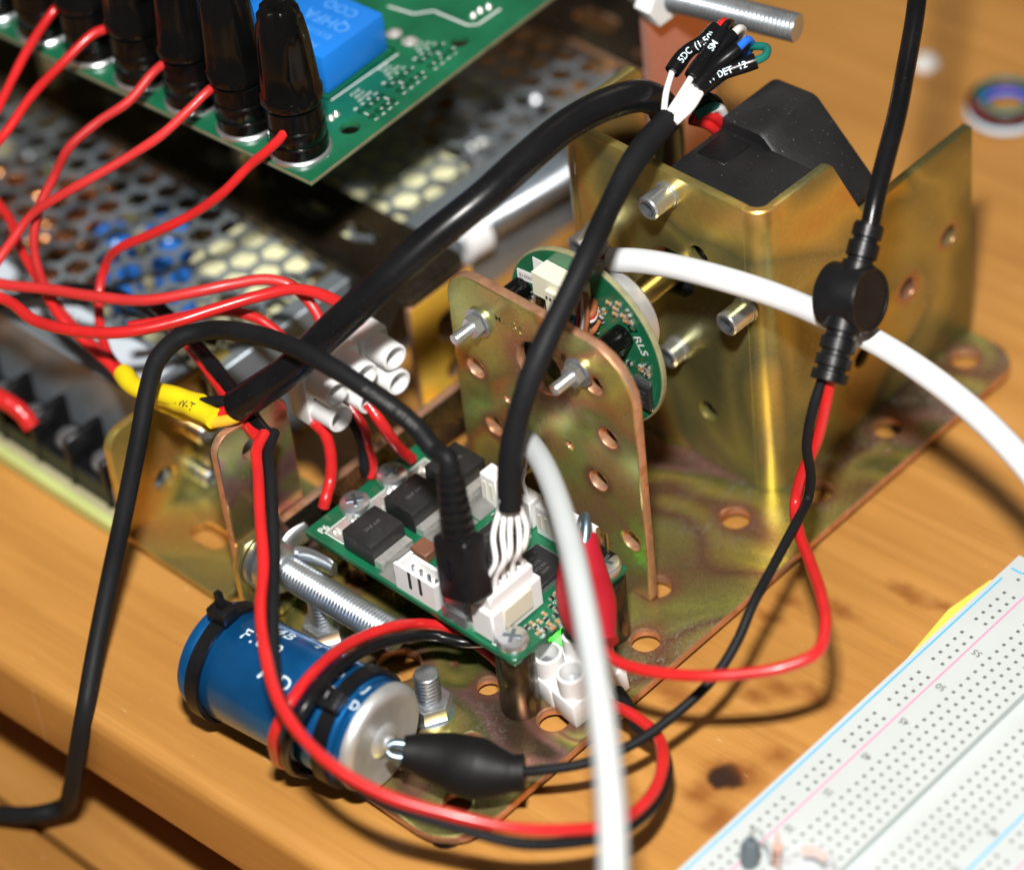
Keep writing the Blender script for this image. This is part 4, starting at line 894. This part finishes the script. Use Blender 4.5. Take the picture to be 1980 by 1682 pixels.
# ================================================================== white screw terminal blocks
def terminal(name, label, poles, pitch, base, M, tower=7.5, gap=8.2):
    """poles along local x; screw towers rise along local z, two per pole along local y"""
    t_ = thing(name, label, 'terminal block', base)
    def L(mb, nm, m_, par): 
        mb.v = [tuple(M @ Vector(p)) for p in mb.v]; return mb.build(nm, m_, par)
    for i in range(poles):
        x = (i-(poles-1)/2)*pitch
        po = L(MB().rbox(x-pitch*.46, x+pitch*.46, -gap*.98, gap*.98, 0, 7.4, .6, 2), 'pole_body', 'white_nylon', t_)
        if i: L(MB().box(x-pitch*.62, x-pitch*.38, -2.2, 2.2, .6, 5.2), 'bridge', 'white_nylon', po)
        for sy in (-1, 1):
            y = sy*gap*.5
            tw = L(MB().lathe([(3.45, 0), (3.3, tower-.2), (3.1, tower), (2.6, tower), (2.5, 1.9), (0, 1.9)], (x, y, 6.6), (0, 0, 1), 28), 'screw_tower', 'white_nylon', po)
            L(MB().lathe([(2.1, 0), (2.1, 1.6), (1.9, 1.8), (0, 1.8)], (x, y, 8.2), (0, 0, 1), 20), 'clamp_screw', 'steel_bright', po)
            L(MB().lathe([(1.7, 0), (1.7, .06), (0, .06)], (x, sy*gap*.95, 3.2), (0, sy, 0), 18), 'wire_entry', 'cream_nylon', po)
    return t_
# strip lying on its side: towers towards +X, wires leave downwards
c = at(694, 760, 45)
Ms = Matrix(((.10, 0, .985, -11.5), (.985, 0, -.10, -42.3), (0, 1, .10, 46.5), (0, 0, 0, 1)))
terminal('terminal_strip', 'white three pole screw terminal strip hanging beside the thick black cable', 3, 8.5, (-8, -42, 38), Ms, 8.0, 7.6)
Mf = Matrix.Translation((72.4, -54.0, 4.4)) @ Matrix.Rotation(math.radians(-8), 4, 'Z') @ Matrix.Rotation(math.radians(5), 4, 'X')
terminal('terminal_block', 'white two pole screw terminal block standing by the front standoff', 2, 8.0, (71, -54, 4.2), Mf, 6.6, 8.0)
MB_ = MB
# wires from the strip down to the board
wires('red_wire', 'short red wire soldered to the board corner marked P6', W((606, 815, 42), (628, 838, 39), (642, 880, 34), (640, 925, 29), (628, 965, 26.5), (626, 980, 24.6)), 1.38, 'red_wire', 'wire', 'wires soldered to the board')
wires('black_wire', 'short black wire between two red ones soldered to the board', W((668, 790, 42), (690, 825, 38), (704, 862, 33), (706, 900, 28), (708, 918, 25.2)), 1.3, 'black_sheath', 'wire', 'wires soldered to the board')
wires('red_wire', 'thin red wire beside the short black one soldered to the board', W((676, 785, 42), (703, 828, 38), (716, 868, 32), (718, 905, 27), (716, 922, 25)), 1.15, 'red_wire', 'wire', 'wires soldered to the board')
wires('red_wire', 'red wire passing behind the usb cord to the back of the board', W((712, 780, 43), (732, 815, 40), (752, 842, 36), (775, 868, 31), (796, 888, 26.5)), 1.4, 'red_wire', 'wire', 'wires soldered to the board')

# ================================================================== slotted channels over the power supply
c1 = thing('slotted_channel', 'dark slotted steel channel crossing the power supply with an orange end flange', 'channel', (-90, 2, 1))
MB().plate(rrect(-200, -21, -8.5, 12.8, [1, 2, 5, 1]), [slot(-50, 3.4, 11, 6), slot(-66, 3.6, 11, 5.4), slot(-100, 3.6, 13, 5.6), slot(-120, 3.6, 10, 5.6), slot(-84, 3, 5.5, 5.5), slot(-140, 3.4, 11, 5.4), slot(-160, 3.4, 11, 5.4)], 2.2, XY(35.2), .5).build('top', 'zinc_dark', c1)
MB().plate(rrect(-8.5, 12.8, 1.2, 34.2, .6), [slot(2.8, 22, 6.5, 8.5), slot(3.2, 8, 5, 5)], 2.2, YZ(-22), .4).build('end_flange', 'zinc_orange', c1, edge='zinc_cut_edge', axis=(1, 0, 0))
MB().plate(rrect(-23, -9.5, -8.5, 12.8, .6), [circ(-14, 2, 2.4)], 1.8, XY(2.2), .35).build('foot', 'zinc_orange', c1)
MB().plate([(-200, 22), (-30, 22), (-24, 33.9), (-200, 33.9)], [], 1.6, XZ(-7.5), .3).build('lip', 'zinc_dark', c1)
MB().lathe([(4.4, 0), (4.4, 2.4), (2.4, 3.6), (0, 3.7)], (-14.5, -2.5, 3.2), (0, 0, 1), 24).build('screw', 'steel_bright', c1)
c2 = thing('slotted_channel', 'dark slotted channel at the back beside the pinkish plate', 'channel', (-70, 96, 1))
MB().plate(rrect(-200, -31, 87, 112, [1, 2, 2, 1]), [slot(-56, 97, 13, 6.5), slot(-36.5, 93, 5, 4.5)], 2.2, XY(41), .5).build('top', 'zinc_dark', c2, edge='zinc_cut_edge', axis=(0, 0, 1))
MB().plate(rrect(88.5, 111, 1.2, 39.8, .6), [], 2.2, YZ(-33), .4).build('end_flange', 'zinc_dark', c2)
one('rear_plate', MB().plate(rrect(61, 83.5, .2, 112, [.6, .6, 4, 4]), [], 2.2, YZ(-5), .4), 'zinc_pink', 'tall pinkish zinc plate standing behind the motor bracket', 'plate')

# rods in the background
r2 = thing('threaded_rod', 'long zinc threaded rod end pointing right at the top of the scene', 'rod', at(1500, 40, 87))
MB().thread(Vector((-9, 62.9, 91)), at(1542, 55, 91), 3.6, 1.05, .42, 24, 7).build('rod', 'rod_zinc', r2)
MB().plate([(a, b) for a, b in hexa(6.6)], [], 5, lambda u, v, w: (-1.2+w, 63.6+u, 91+v), .5).build('hex_nut', 'white_nylon', r2)
r3 = thing('threaded_rod', 'out of focus silver rod lying behind the channel end', 'rod', at(970, 400, 12))
MB().thread(at(880, 470, 20), at(1110, 330, 20), 4.2, 1.4, .35, 24, 5).build('rod', 'rod_zinc', r3)
MB().lathe([(4.4, -4), (6.2, -3.4), (6.2, 3.4), (4.4, 4)], at(905, 455, 20), at(1110, 330, 20)-at(880, 470, 20), 24).build('white_nut', 'white_nylon', r3)

# ================================================================== power supply
ps = thing('power_supply', 'open frame power supply under a perforated hexagon grille', 'power supply', (-110, 10, .2))
MB().rbox(-215, -47, -60, 100, .3, 2, .3, 1).build('tray', 'psu_steel', ps)
MB().rbox(-215, -47.4, -82, 96, 2.2, 3.8, .2, 1).build('circuit_board', 'fr4_cream', ps)
MB().rbox(-215, -48.2, -84.4, -82.1, .6, 4.2, .2, 1).build('board_edge', 'pcb_lime', ps)
# grille: one cell per hexagon, joined
mb = MB(); hp = 7.8; hr = hp/math.sqrt(3); inner = .84; CZ = 33.0
X0, X1, Y0, Y1 = -205, -47, -52, 96
j = 0; y = Y0
while y < Y1:
    x = X0+(hp/2 if j % 2 else 0)
    while x < X1:
        o = [(hr*math.cos(math.pi/6+math.pi/3*k), hr*math.sin(math.pi/6+math.pi/3*k)) for k in range(6)]; b = len(mb.v)
        for z, s_ in ((CZ, 1), (CZ, inner), (CZ-1.0, inner)):
            for q in o: mb.v.append((x+q[0]*s_, y+q[1]*s_, z))
        for k in range(6):
            k2 = (k+1) % 6; mb.f.append([b+k, b+k2, b+6+k2, b+6+k]); mb.f.append([b+6+k, b+6+k2, b+12+k2, b+12+k])
        x += hp
    y += hr*1.5; j += 1
tag(mb.build('hexagon_grille', 'psu_steel', ps), None, None, None, 'stuff')
MB().rbox(-47.5, -42.2, -54, 98, CZ-1.1, CZ+.1, .3, 1).box(-43.4, -42.2, -54, 98, 1, CZ-1.0).build('side_wall', 'psu_steel', ps)
MB().plate([(-205, 33), (-47, 33), (-47, 4), (-205, 4)], [], 1.2, XZ(-68.0), .2).build('front_lip', 'psu_steel', ps)
MB().rbox(-205, -46, -69, -53.2, CZ-.9, CZ+.3, .3, 1).build('cover_band', 'psu_steel', ps)
lb_ = MB().plate(rrect(-150, -52, -64.5, -55.5, .4), [], .2, XY(CZ+.45), .05).build('rating_label', 'psu_label', ps)
MB().text('24V  5A', 4.2, lambda u, v, w: (-80+u, -60+v, CZ+.58)).build('label_lettering', 'number_grey', lb_)
# barrier terminal block with screws
tb = MB().rbox(-215, -54, -80, -69.2, 3.9, 10.5, .5, 1).build('terminal_block', 'black_plastic', ps)
bar = None
for k in range(12):
    x = -55.2-k*13.0
    if bar is None:
        bar = MB().rbox(x-1.1, x+1.1, -80.6, -69.0, 3.95, 18.5, .6, 1).build('barrier', 'black_plastic', tb)
    else: put(bar, tb, -k*13.0)
s0 = None
for k in range(11):
    x = -61.7-k*13.0
    if s0 is None:
        s0 = MB().lathe([(3.4, 0), (3.4, 1.4), (2.6, 2.4), (0, 2.7)], (x, -74.5, 10.5), (0, 0, 1), 20).build('terminal_screw', 'steel_bright', tb)
    else: put(s0, tb, -k*13.0)
MB().rbox(-54, -48.6, -80, -69, 3.9, 12, 1.4, 2).build('adjuster', 'psu_label', ps)
# what shows through the grille
MB().rbox(-92, -52, 18, 44, 4, 31, 2, 2).build('transformer', 'tape_yellow', ps)
MB().rbox(-82, -56, -26, 8, 4, 31, 2, 2).build('transformer', 'tape_yellow', ps)
for x, y, r, h in ((-97, -19, 5.5, 26), (-107, -28, 5, 25)):
    MB().lathe([(r, 0), (r, h-1), (r-1, h), (0, h)], (x, y, 3.9), (0, 0, 1), 24).build('filter_capacitor', 'capacitor_blue_small', ps)
for x, y in ((-132, -22), (-120, -40), (-150, -30)):
    mb = MB()
    for k in range(40):
        a0 = 2*math.pi*k/40
        mb.tube([(x+(9+3.4*math.cos(t))*math.cos(a0), y+(9+3.4*math.cos(t))*math.sin(a0), 19+5*math.sin(t)) for t in [2*math.pi*i/8 for i in range(9)]], .75, 6)
    mb.lathe([(6.6, -4), (11.4, -4), (11.4, 4), (6.6, 4), (6.6, -4)], (x, y, 19), (0, 0, 1), 24)
    mb.build('toroid_coil', 'copper_coil', ps)
MB().rbox(-80, -66, 58, 78, 4, 20, 1, 1).build('heat_sink', 'aluminium', ps)
MB().rbox(-60, -52, 60, 90, 4, 22, 1, 1).build('heat_sink', 'aluminium', ps)
for x, y in ((-84, 60), (-72, 88), (-92, 74), (-62, 48), (-110, 5), (-150, 5), (-165, -10), (-60, -30), (-74, -42), (-92, -44)):
    MB().lathe([(4, 0), (4, 13), (3, 14), (0, 14)], (x, y, 3.9), (0, 0, 1), 18).build('filter_capacitor', 'steel' if (x+y) % 3 else 'ceramic_tan', ps)

# ================================================================== relay board
GZ = 85.0; GR = math.radians(2.9)
gb = thing('relay_board', 'green relay circuit board raised above the power supply', 'circuit board', (-24, -29, 36.4), GR)
GM = ROOTS[gb.name]
def G(u, v, z): return GM @ Vector((u, v, z-36.4))                     # board coordinates to world
def gl_(px, py, z=GZ):
    q = GM.inverted() @ at(px, py, z); return q.x, q.y
h1 = gl_(676, 247); h2 = gl_(888, 80)
MB().plate(rrect(-230, 0, 0, 140, .4), [circ(*h1, 2.4), circ(*h2, 2.2), circ(-225, 5, 2)], 1.7, lambda u, v, w: G(u, v, GZ-.85+w), .12).build('board', 'pcb_green', gb)
MB().plate(rrect(-230, .05, -.05, 140, .4), [rrect(-229.9, -.02, .02, 139.9, .4)], .9, lambda u, v, w: G(u, v, GZ-.9+w), .02).build('board_rim', 'pcb_edge', gb)
for (x, y) in ((-60, 33), (-130, 33), (-60, 122), (-130, 122)): MB().cyl(G(x, y, 36.5), G(x, y, GZ-1.8), 3, 3, 6).build('standoff', 'gold_pin', gb)
# relays
for k, x1 in enumerate((-18.2, -51.0)):
    rl = MB().rbox(x1-29, x1, 25.4, 46.2, GZ+.4-36.4, GZ+10.6-36.4, .35, 2).build('relay', 'relay_blue', gb, local=True)
    MB().plate(rrect(28.2, 43.6, GZ+.8, GZ+8.0, [.3, .3, 2, 2]), [], .35, lambda u, v, w: G(x1+.1+w, u, v), .12).build('side_panel', 'relay_blue', rl)
    for o in (rl,): ROOTS[o.name] = GM
    mb = MB()
    for t, size, du, dv in (('COO', 4.2, -9.5, 13.5), ('QHFA', 5.0, -9.0, 8.2), ('815119', 2.7, -7.6, 3.6), ('HXS 20-N', 3.0, -10.5, -.6)):
        mb.text(t, size, lambda u, v, w: G(x1+du-u, 36-(-v)*-1*-1-(8.5-dv) if False else 38.8+dv-10-v*-1*-1, GZ+10.64))
    mb.build('relay_lettering', 'print_pale_blue', rl)
    mb = MB(); mb.plate(rrect(x1-30.2, x1+1.4, 24.0, 47.6, .2), [rrect(x1-29.8, x1+1.0, 24.4, 47.2, .2)], .05, lambda u, v, w: G(u, v, GZ+.04), .01); mb.build('relay_outline', 'silkscreen', gb)
# capped terminal posts in a row
def post(x):
    p_ = MB().lathe([(7.3, 0), (7.3, .7), (6.9, 1.2), (6.2, 1.4)], (x, 7.2, GZ+.02-36.4), (0, 0, 1), 40).build('terminal_post', 'steel_bright', gb, local=True)
    MB().lathe([(6.75, 1.3), (6.8, 4.2), (6.45, 4.5), (6.75, 4.9), (6.7, 8.4), (6.35, 8.7), (6.65, 9.1), (6.55, 13.4), (5.9, 13.8), (5.9, 14.7)], (x, 7.2, GZ-36.4), (0, 0, 1), 40).build('lower_sleeve', 'black_gloss', p_, local=True)
    mb = MB(); n = 48; pr = [(7.0, 14.6), (7.25, 15.0), (7.2, 17.2), (6.75, 17.8), (6.5, 24), (6.0, 31), (5.5, 35.6), (5.15, 36.2), (4.9, 38.4), (3.9, 39.5), (2.2, 39.7), (1.9, 40.8), (0.01, 41.2)]
    for r, h in pr:
        for k in range(n):
            a = 2*math.pi*k/n; f = 1-.05*(abs(math.sin(4*a))**6)*(1 if h > 16 else 0)-.16*(abs(math.sin(2*a+.4))**8)*(1 if h > 35 else 0)+.012*math.sin(3*a+h)
            mb.v.append((x+r*f*math.cos(a), 7.2+r*f*math.sin(a), GZ-36.4+h))
    for i in range(len(pr)-1):
        for k in range(n): mb.f.append([i*n+k, i*n+(k+1) % n, (i+1)*n+(k+1) % n, (i+1)*n+k])
    mb.f.append(list(range(n))[::-1]); mb.build('rubber_cap', 'black_gloss', p_, local=True)
    return p_
p0_ = post(-9.8)
for k in range(1, 8):
    q = put(p0_, gb, -16.75*k)
    cx_ = Vector((-9.8, 7.2, GZ-36.4))*S; Mr = Matrix.Translation(cx_+Vector((-16.75*k*S, 0, 0))) @ Matrix.Rotation(math.radians(random.uniform(-1.6, 1.6)), 4, 'X') @ Matrix.Rotation(math.radians(random.uniform(-1.6, 1.6)), 4, 'Y') @ Matrix.Rotation(k*1.1, 4, 'Z') @ Matrix.Translation(-cx_)
    q.matrix_basis = Mr
    for ch in p0_.children:
        c_ = ch.copy(); col.objects.link(c_); c_.parent = q
# silkscreen diagrams along the right edge, pads and traces
mb = MB()
def ring(u, v, r=.82): mb.plate(circ(u, v, r, 14), [circ(u, v, r*.6, 12)], .04, lambda a, b, w: G(a, b, GZ+.05), .008)
def line(u0, v0, u1, v1, w_=.15):
    d = Vector((u1-u0, v1-v0)).normalized(); nx, ny = -d.y*w_, d.x*w_
    mb.add([G(u0+nx, v0+ny, GZ+.05), G(u1+nx, v1+ny, GZ+.05), G(u1-nx, v1-ny, GZ+.05), G(u0-nx, v0-ny, GZ+.05)], [[0, 1, 2, 3]])
for g, (px, py) in enumerate(((728, 205), (782, 155), (842, 108))):
    cx, cy = gl_(px, py)
    for i in range(4):
        for jx in range(2):
            u, v = cx-1.5+jx*3.2, cy-3.6+i*2.3; ring(u, v)
            if (i*2+jx*3+g) % 3: line(u, v+.7, u, v+1.6)
            elif jx == 0: line(u+.7, v, u+2.5, v)
            mb.text(str(8-2*i-jx), 1.5, lambda a, b, w: G(u+(1.7 if jx else -1.7)-a, v-b, GZ+.05))
    for k, t in enumerate(('0.5u=15A', '1u=5A', '2u=1A')): mb.text(t, 1.15, lambda a, b, w: G(cx-4.6-k*1.5-b*-1*-1, cy+1.0+a*-1, GZ+.05))
line(*gl_(640, 195), *gl_(770, 105), .18)
for a, b in (((750, 13), (800, 28)), ((800, 28), (838, 22)), ((838, 22), (905, 50)), ((905, 50), (925, 48)), ((925, 48), (968, 18))): line(*gl_(*a), *gl_(*b), .28)
mb.text('P4', 1.7, lambda a, b, w: G(gl_(628, 303)[0]-a, gl_(628, 303)[1]-b, GZ+.05))
tag(mb.build('silkscreen', 'silkscreen', gb), None, None, None, 'stuff')
for px, py in ((762, 65), (792, 80), (915, 32), (928, 22), (945, 15), (650, 222), (640, 230)):
    u, v = gl_(px, py); s_ = 2.0 if px in (762, 792) else .9
    MB().lathe([(s_, 0), (s_*.8, .25), (s_*.35, .9), (0, 1.1)], G(u, v, GZ+.03), (0, 0, 1), 16).build('solder_joint', 'solder', gb)

# red wires from the posts
RW = [("red wire from the right-most black capped post bending down towards the power supply", [(557, 205, 99), (554, 228, 97), (545, 258, 94), (518, 288, 90), (480, 322, 85), (430, 372, 79), (372, 415, 73), (300, 452, 67), (232, 484, 61), (203, 510, 56), (192, 560, 51), (195, 630, 46), (208, 680, 44), (240, 724, 45)], 1.8),
      ("red wire from the second black capped post crossing to the picture's left side", [(436, 158, 99), (410, 172, 97), (370, 212, 94), (310, 262, 90), (250, 305, 86), (180, 345, 82), (110, 382, 78), (60, 420, 73), (20, 475, 68), (-30, 540, 62)], 1.75),
      ("red wire from the third black capped post bending down over the grille", [(334, 110, 99), (300, 140, 96), (250, 195, 92), (190, 240, 88), (135, 288, 84), (105, 340, 78), (78, 400, 72), (65, 460, 66), (72, 515, 60), (95, 570, 54), (140, 625, 49), (205, 690, 45), (250, 742, 43), (310, 772, 44)], 1.75),
      ("red wire from the fourth black capped post leaving across the green board edge", [(208, 55, 99), (180, 68, 98), (120, 120, 95), (60, 190, 92), (10, 255, 89), (-60, 340, 84)], 1.75),
      ("red wire from the fifth black capped post at the top corner", [(118, 5, 100), (95, 30, 98), (55, 90, 95), (25, 150, 92), (-10, 220, 89), (-60, 300, 86)], 1.75),
      ("straight red wire under the others running to the yellow sleeves", [(-40, 370, 62), (15, 420, 60), (40, 480, 58), (75, 545, 55), (115, 610, 52), (165, 665, 48), (215, 705, 46), (255, 752, 44), (306, 766, 44.5)], 1.8)]
def led(pts, i):
    q = W(*pts); t = Vector((-113.7-13*i, -74.5, 13.5))
    if pts[-1][0] < 0: q += [q[-1].lerp(t, .5)+Vector((-8, -3, 4)), t]
    if pts[0][0] < 0: q = [t, q[0].lerp(t, .5)+Vector((-8, -3, 4))]+q
    return q
for i_, (lab, pts, r) in enumerate(RW): wires('red_wire', lab, led(pts, i_ % 4), r*.64, 'red_wire_pale' if 'third' in lab or 'second' in lab else 'red_wire', 'wire', 'red wires from the relay board')
RW2 = [("upper of the two long red wires curving to the terminal strip", [(-60, 535, 58), (15, 552, 59), (90, 562, 60), (180, 572, 61), (280, 578, 62), (380, 566, 63), (450, 550, 63.5), (515, 541, 63.5), (560, 552, 62), (600, 590, 58), (632, 650, 53), (655, 700, 49), (676, 730, 48)], 1.75),
       ("lower long red wire with a bright highlight curving to the terminal strip", [(-50, 555, 60), (20, 588, 60.5), (70, 618, 61.5), (150, 638, 63), (240, 642, 64), (330, 626, 65), (420, 598, 66), (500, 575, 66), (575, 560, 65), (640, 578, 61), (680, 610, 56), (705, 650, 51), (715, 690, 48)], 1.85),
       ("third red wire branching down behind the thick black cable", [(250, 632, 57), (330, 618, 58), (400, 605, 58.5), (460, 605, 58), (510, 620, 57), (550, 655, 54), (580, 700, 51), (600, 745, 48), (612, 775, 46)], 1.7)]
for i_, (lab, pts, r) in enumerate(RW2): wires('red_wire', lab, led(pts, 4+i_), r*.74, 'red_wire_pale' if 'upper' in lab else 'red_wire', 'wire', 'red wires to the terminal strip')
wires('black_wire', 'black and red lead dropping behind the thick black cable end', W((300, 590, 52), (360, 645, 52), (400, 690, 52), (430, 730, 51), (462, 772, 50), (505, 830, 49), (528, 850, 48)), 1.75, 'black_pvc')
wires('red_wire', 'red lead edging the black one behind the thick cable end', W((330, 628, 50), (385, 690, 50), (420, 738, 49.5), (448, 778, 49), (490, 835, 49), (505, 850, 49)), 1.5, 'red_wire')
wires('black_wire', 'thin black wire curving under the long red wires', W((-30, 600, 40), (60, 570, 42), (150, 560, 44), (230, 575, 45), (300, 605, 44), (350, 640, 42), (420, 660, 40)), 1.5, 'black_pvc')
wires('red_wire', 'red wire entering the black terminal block of the power supply', W((-60, 745, 24), (10, 775, 22), (40, 800, 20), (62, 825, 17)), 2.2, 'red_wire')

# ================================================================== breadboard
bb = thing('breadboard', 'white solderless breadboard with numbered rows and blue and pink rail lines', 'breadboard', (150, -45, .1))
BZ = 8.5; Yk = lambda k: -27.4+2.54*k; ks = range(-40, 25)
strips = [(124.5, 127.7, None), (127.7, 130.24, 'r'), (130.24, 132.78, 'r'), (132.78, 137.13, None)] + [(137.13+2.54*i, 139.67+2.54*i, 'm') for i in range(5)] + [(149.83, 150.2, None), (150.2, 154.4, 'g'), (154.4, 154.91, None)] + [(154.91+2.54*i, 157.45+2.54*i, 'm') for i in range(5)] + [(167.61, 171.6, None), (171.6, 174.14, 'r'), (174.14, 176.68, 'r'), (176.68, 180.5, None)]
mb = MB(); mh_ = MB(); hs = .38
for x0, x1, kind in strips:
    xc = (x0+x1)/2
    for k in ks:
        yc = Yk(k); y0, y1 = yc-1.27, yc+1.27
        z = BZ-2.2 if kind == 'g' else BZ
        hole = kind == 'm' or (kind == 'r' and (k+0) % 6 != 3)
        if not hole:
            mb.add([(x0, y0, z), (x1, y0, z), (x1, y1, z), (x0, y1, z)], [[0, 1, 2, 3]])
        else:
            O = [(x0, y0), (x1, y0), (x1, y1), (x0, y1)]; I = [(xc-hs, yc-hs), (xc+hs, yc-hs), (xc+hs, yc+hs), (xc-hs, yc+hs)]
            mb.add([(*p, z) for p in O]+[(*p, z) for p in I], [[0, 1, 5, 4], [1, 2, 6, 5], [2, 3, 7, 6], [3, 0, 4, 7]])
            J = [(xc+(p[0]-xc)*.75, yc+(p[1]-yc)*.75) for p in I]
            mh_.add([(*p, z) for p in I]+[(*p, z-.9) for p in J], [[0, 1, 5, 4], [1, 2, 6, 5], [2, 3, 7, 6], [3, 0, 4, 7], [4, 5, 6, 7]])
y0, y1 = Yk(-40)-1.27, Yk(24)+1.27
mb.add([(150.2, y0, BZ), (150.2, y1, BZ), (150.2, y1, BZ-2.2), (150.2, y0, BZ-2.2)], [[0, 1, 2, 3]]); mb.add([(154.4, y0, BZ), (154.4, y1, BZ), (154.4, y1, BZ-2.2), (154.4, y0, BZ-2.2)], [[0, 1, 2, 3]])
for q in ([(124.5, y0), (124.5, y1)], [(180.5, y0), (180.5, y1)], [(124.5, y1), (180.5, y1)], [(124.5, y0), (180.5, y0)]): mb.add([(*q[0], BZ), (*q[1], BZ), (*q[1], .3), (*q[0], .3)], [[0, 1, 2, 3]])
mb.build('board', 'breadboard', bb); tag(mh_.build('contact_holes', 'breadboard_hole', bb), None, None, None, 'stuff')
def strip(x, ya, yb, m_, w_=.24): MB().box(x-w_, x+w_, ya, yb, BZ+.02, BZ+.06).build('rail_line', m_, bb)
strip(125.8, y0+4, 26.8, 'rail_blue'); strip(133.2, y0+4, 27.2, 'rail_pink', .2); strip(170.6, y0+4, 26.8, 'rail_blue', .26); strip(178.2, y0+4, 26.8, 'rail_pink')
MB().box(125.6, 128.6, 30.2, 30.7, BZ+.02, BZ+.06).build('minus_mark', 'rail_blue', bb)
mb = MB()
for k, t in enumerate(('55', '50', '45', '40', '35', '30', '25')):
    yy_ = Yk(12.6)-12.7*k+.5
    for xx in (135.4, 168.6): MB().text(t, 2.3, lambda u, v, w: (xx-u, yy_-v, BZ+.05)).build('row_number', 'number_grey', bb)
one('yellow_note', MB().plate([(121.2, -10), (124, -12), (150, 0), (150, 26), (124, 34), (119.4, 31), (117.7, 18), (119.3, 4)], [], .3, XY(.3), .05), 'paper_yellow', 'yellow paper slip peeking out from under the breadboard', 'paper')
# parts pushed into the breadboard
dd = thing('diode', 'small dark green diode standing in the breadboard at the bottom edge', 'diode', at(1450, 1668, BZ))
p_ = at(1448, 1672, BZ); MB().lathe([(0, 0), (1.6, .3), (2.1, 2), (2.1, 5.5), (1.5, 7), (.4, 7.4), (.3, 10), (0, 10)], p_, (0.05, .1, 1), 20).build('body', 'diode_green', dd)
MB().tube([p_+Vector((.3, .3, 9)), p_+Vector((1, 1.6, 10.6)), p_+Vector((2.4, 3, 6)), p_+Vector((2.6, 3.2, -.4))], .3, 8).build('lead', 'steel_bright', dd)
rsx = thing('resistor', 'small banded resistor standing upright beside the diode', 'resistor', at(1505, 1672, BZ))
p_ = at(1503, 1676, BZ); MB().lathe([(0, .4), (.9, .5), (1.2, 1.2), (1.0, 2.2), (1.0, 4.6), (1.2, 5.6), (.9, 6.4), (.3, 6.6), (.3, 9.5), (0, 9.5)], p_, (-.05, .12, 1), 18).build('body', 'resistor_tan', rsx)
for h in (1.7, 3.0, 4.2, 5.2): MB().lathe([(1.12, h), (1.16, h+.2), (1.12, h+.45)], p_, (-.05, .12, 1), 18).build('colour_band', 'ceramic_brown', rsx)
ph = thing('photocell', 'round clear lens component with a gold centre at the bottom edge of the breadboard', 'sensor', at(1560, 1690, BZ))
p_ = at(1560, 1700, BZ+2); MB().lathe([(0.01, 0), (6.2, 0), (6.3, .6), (6.2, 5.0), (5.6, 6.0), (3, 6.9), (0.01, 7.2)], p_, (0, 0, 1), 40).build('lens', 'glass_clear', ph)
MB().lathe([(0, 0), (3.4, 0), (3.4, 1.2), (2.6, 2.0), (0, 2.2)], p_+Vector((0, 0, .6)), (0, 0, 1), 30).build('core', 'psu_label', ph)
MB().tube([p_+Vector((-2.6, 2.2, 5)), p_+Vector((-.4, 3.4, 5.4)), p_+Vector((2.2, 3.6, 5))], .9, 10).build('element', 'resistor_tan', ph)

# ================================================================== blurred things at the back
b_ = at(1945, 212, 2); cl = thing('wire_coil', 'out of focus coil of coloured wires on the table behind the bracket', 'wire coil', b_)
for m_, dr, dz in (('red_wire', 0, 2.2), ('psu_label', 1.6, 0), ('blue_wire', -1.4, .6), ('black_pvc', 1.2, 2.6), ('green_wire', -1.0, 4.2)):
    MB().tube([b_+Vector(((8.2+dr)*math.cos(t), (8.2+dr)*math.sin(t), dz)) for t in [2*math.pi*k/14 for k in range(15)]], .95, 10).build('turn', m_, cl)
p_ = at(1790, 132, 0); one('paper_scrap', MB().lathe([(0, 0), (3.2, .2), (3.8, 1.6), (2.6, 3.4), (0, 4.0)], p_, (0, 0, 1), 14), 'paper_white', 'small white crumpled scrap on the table at the back', 'paper')
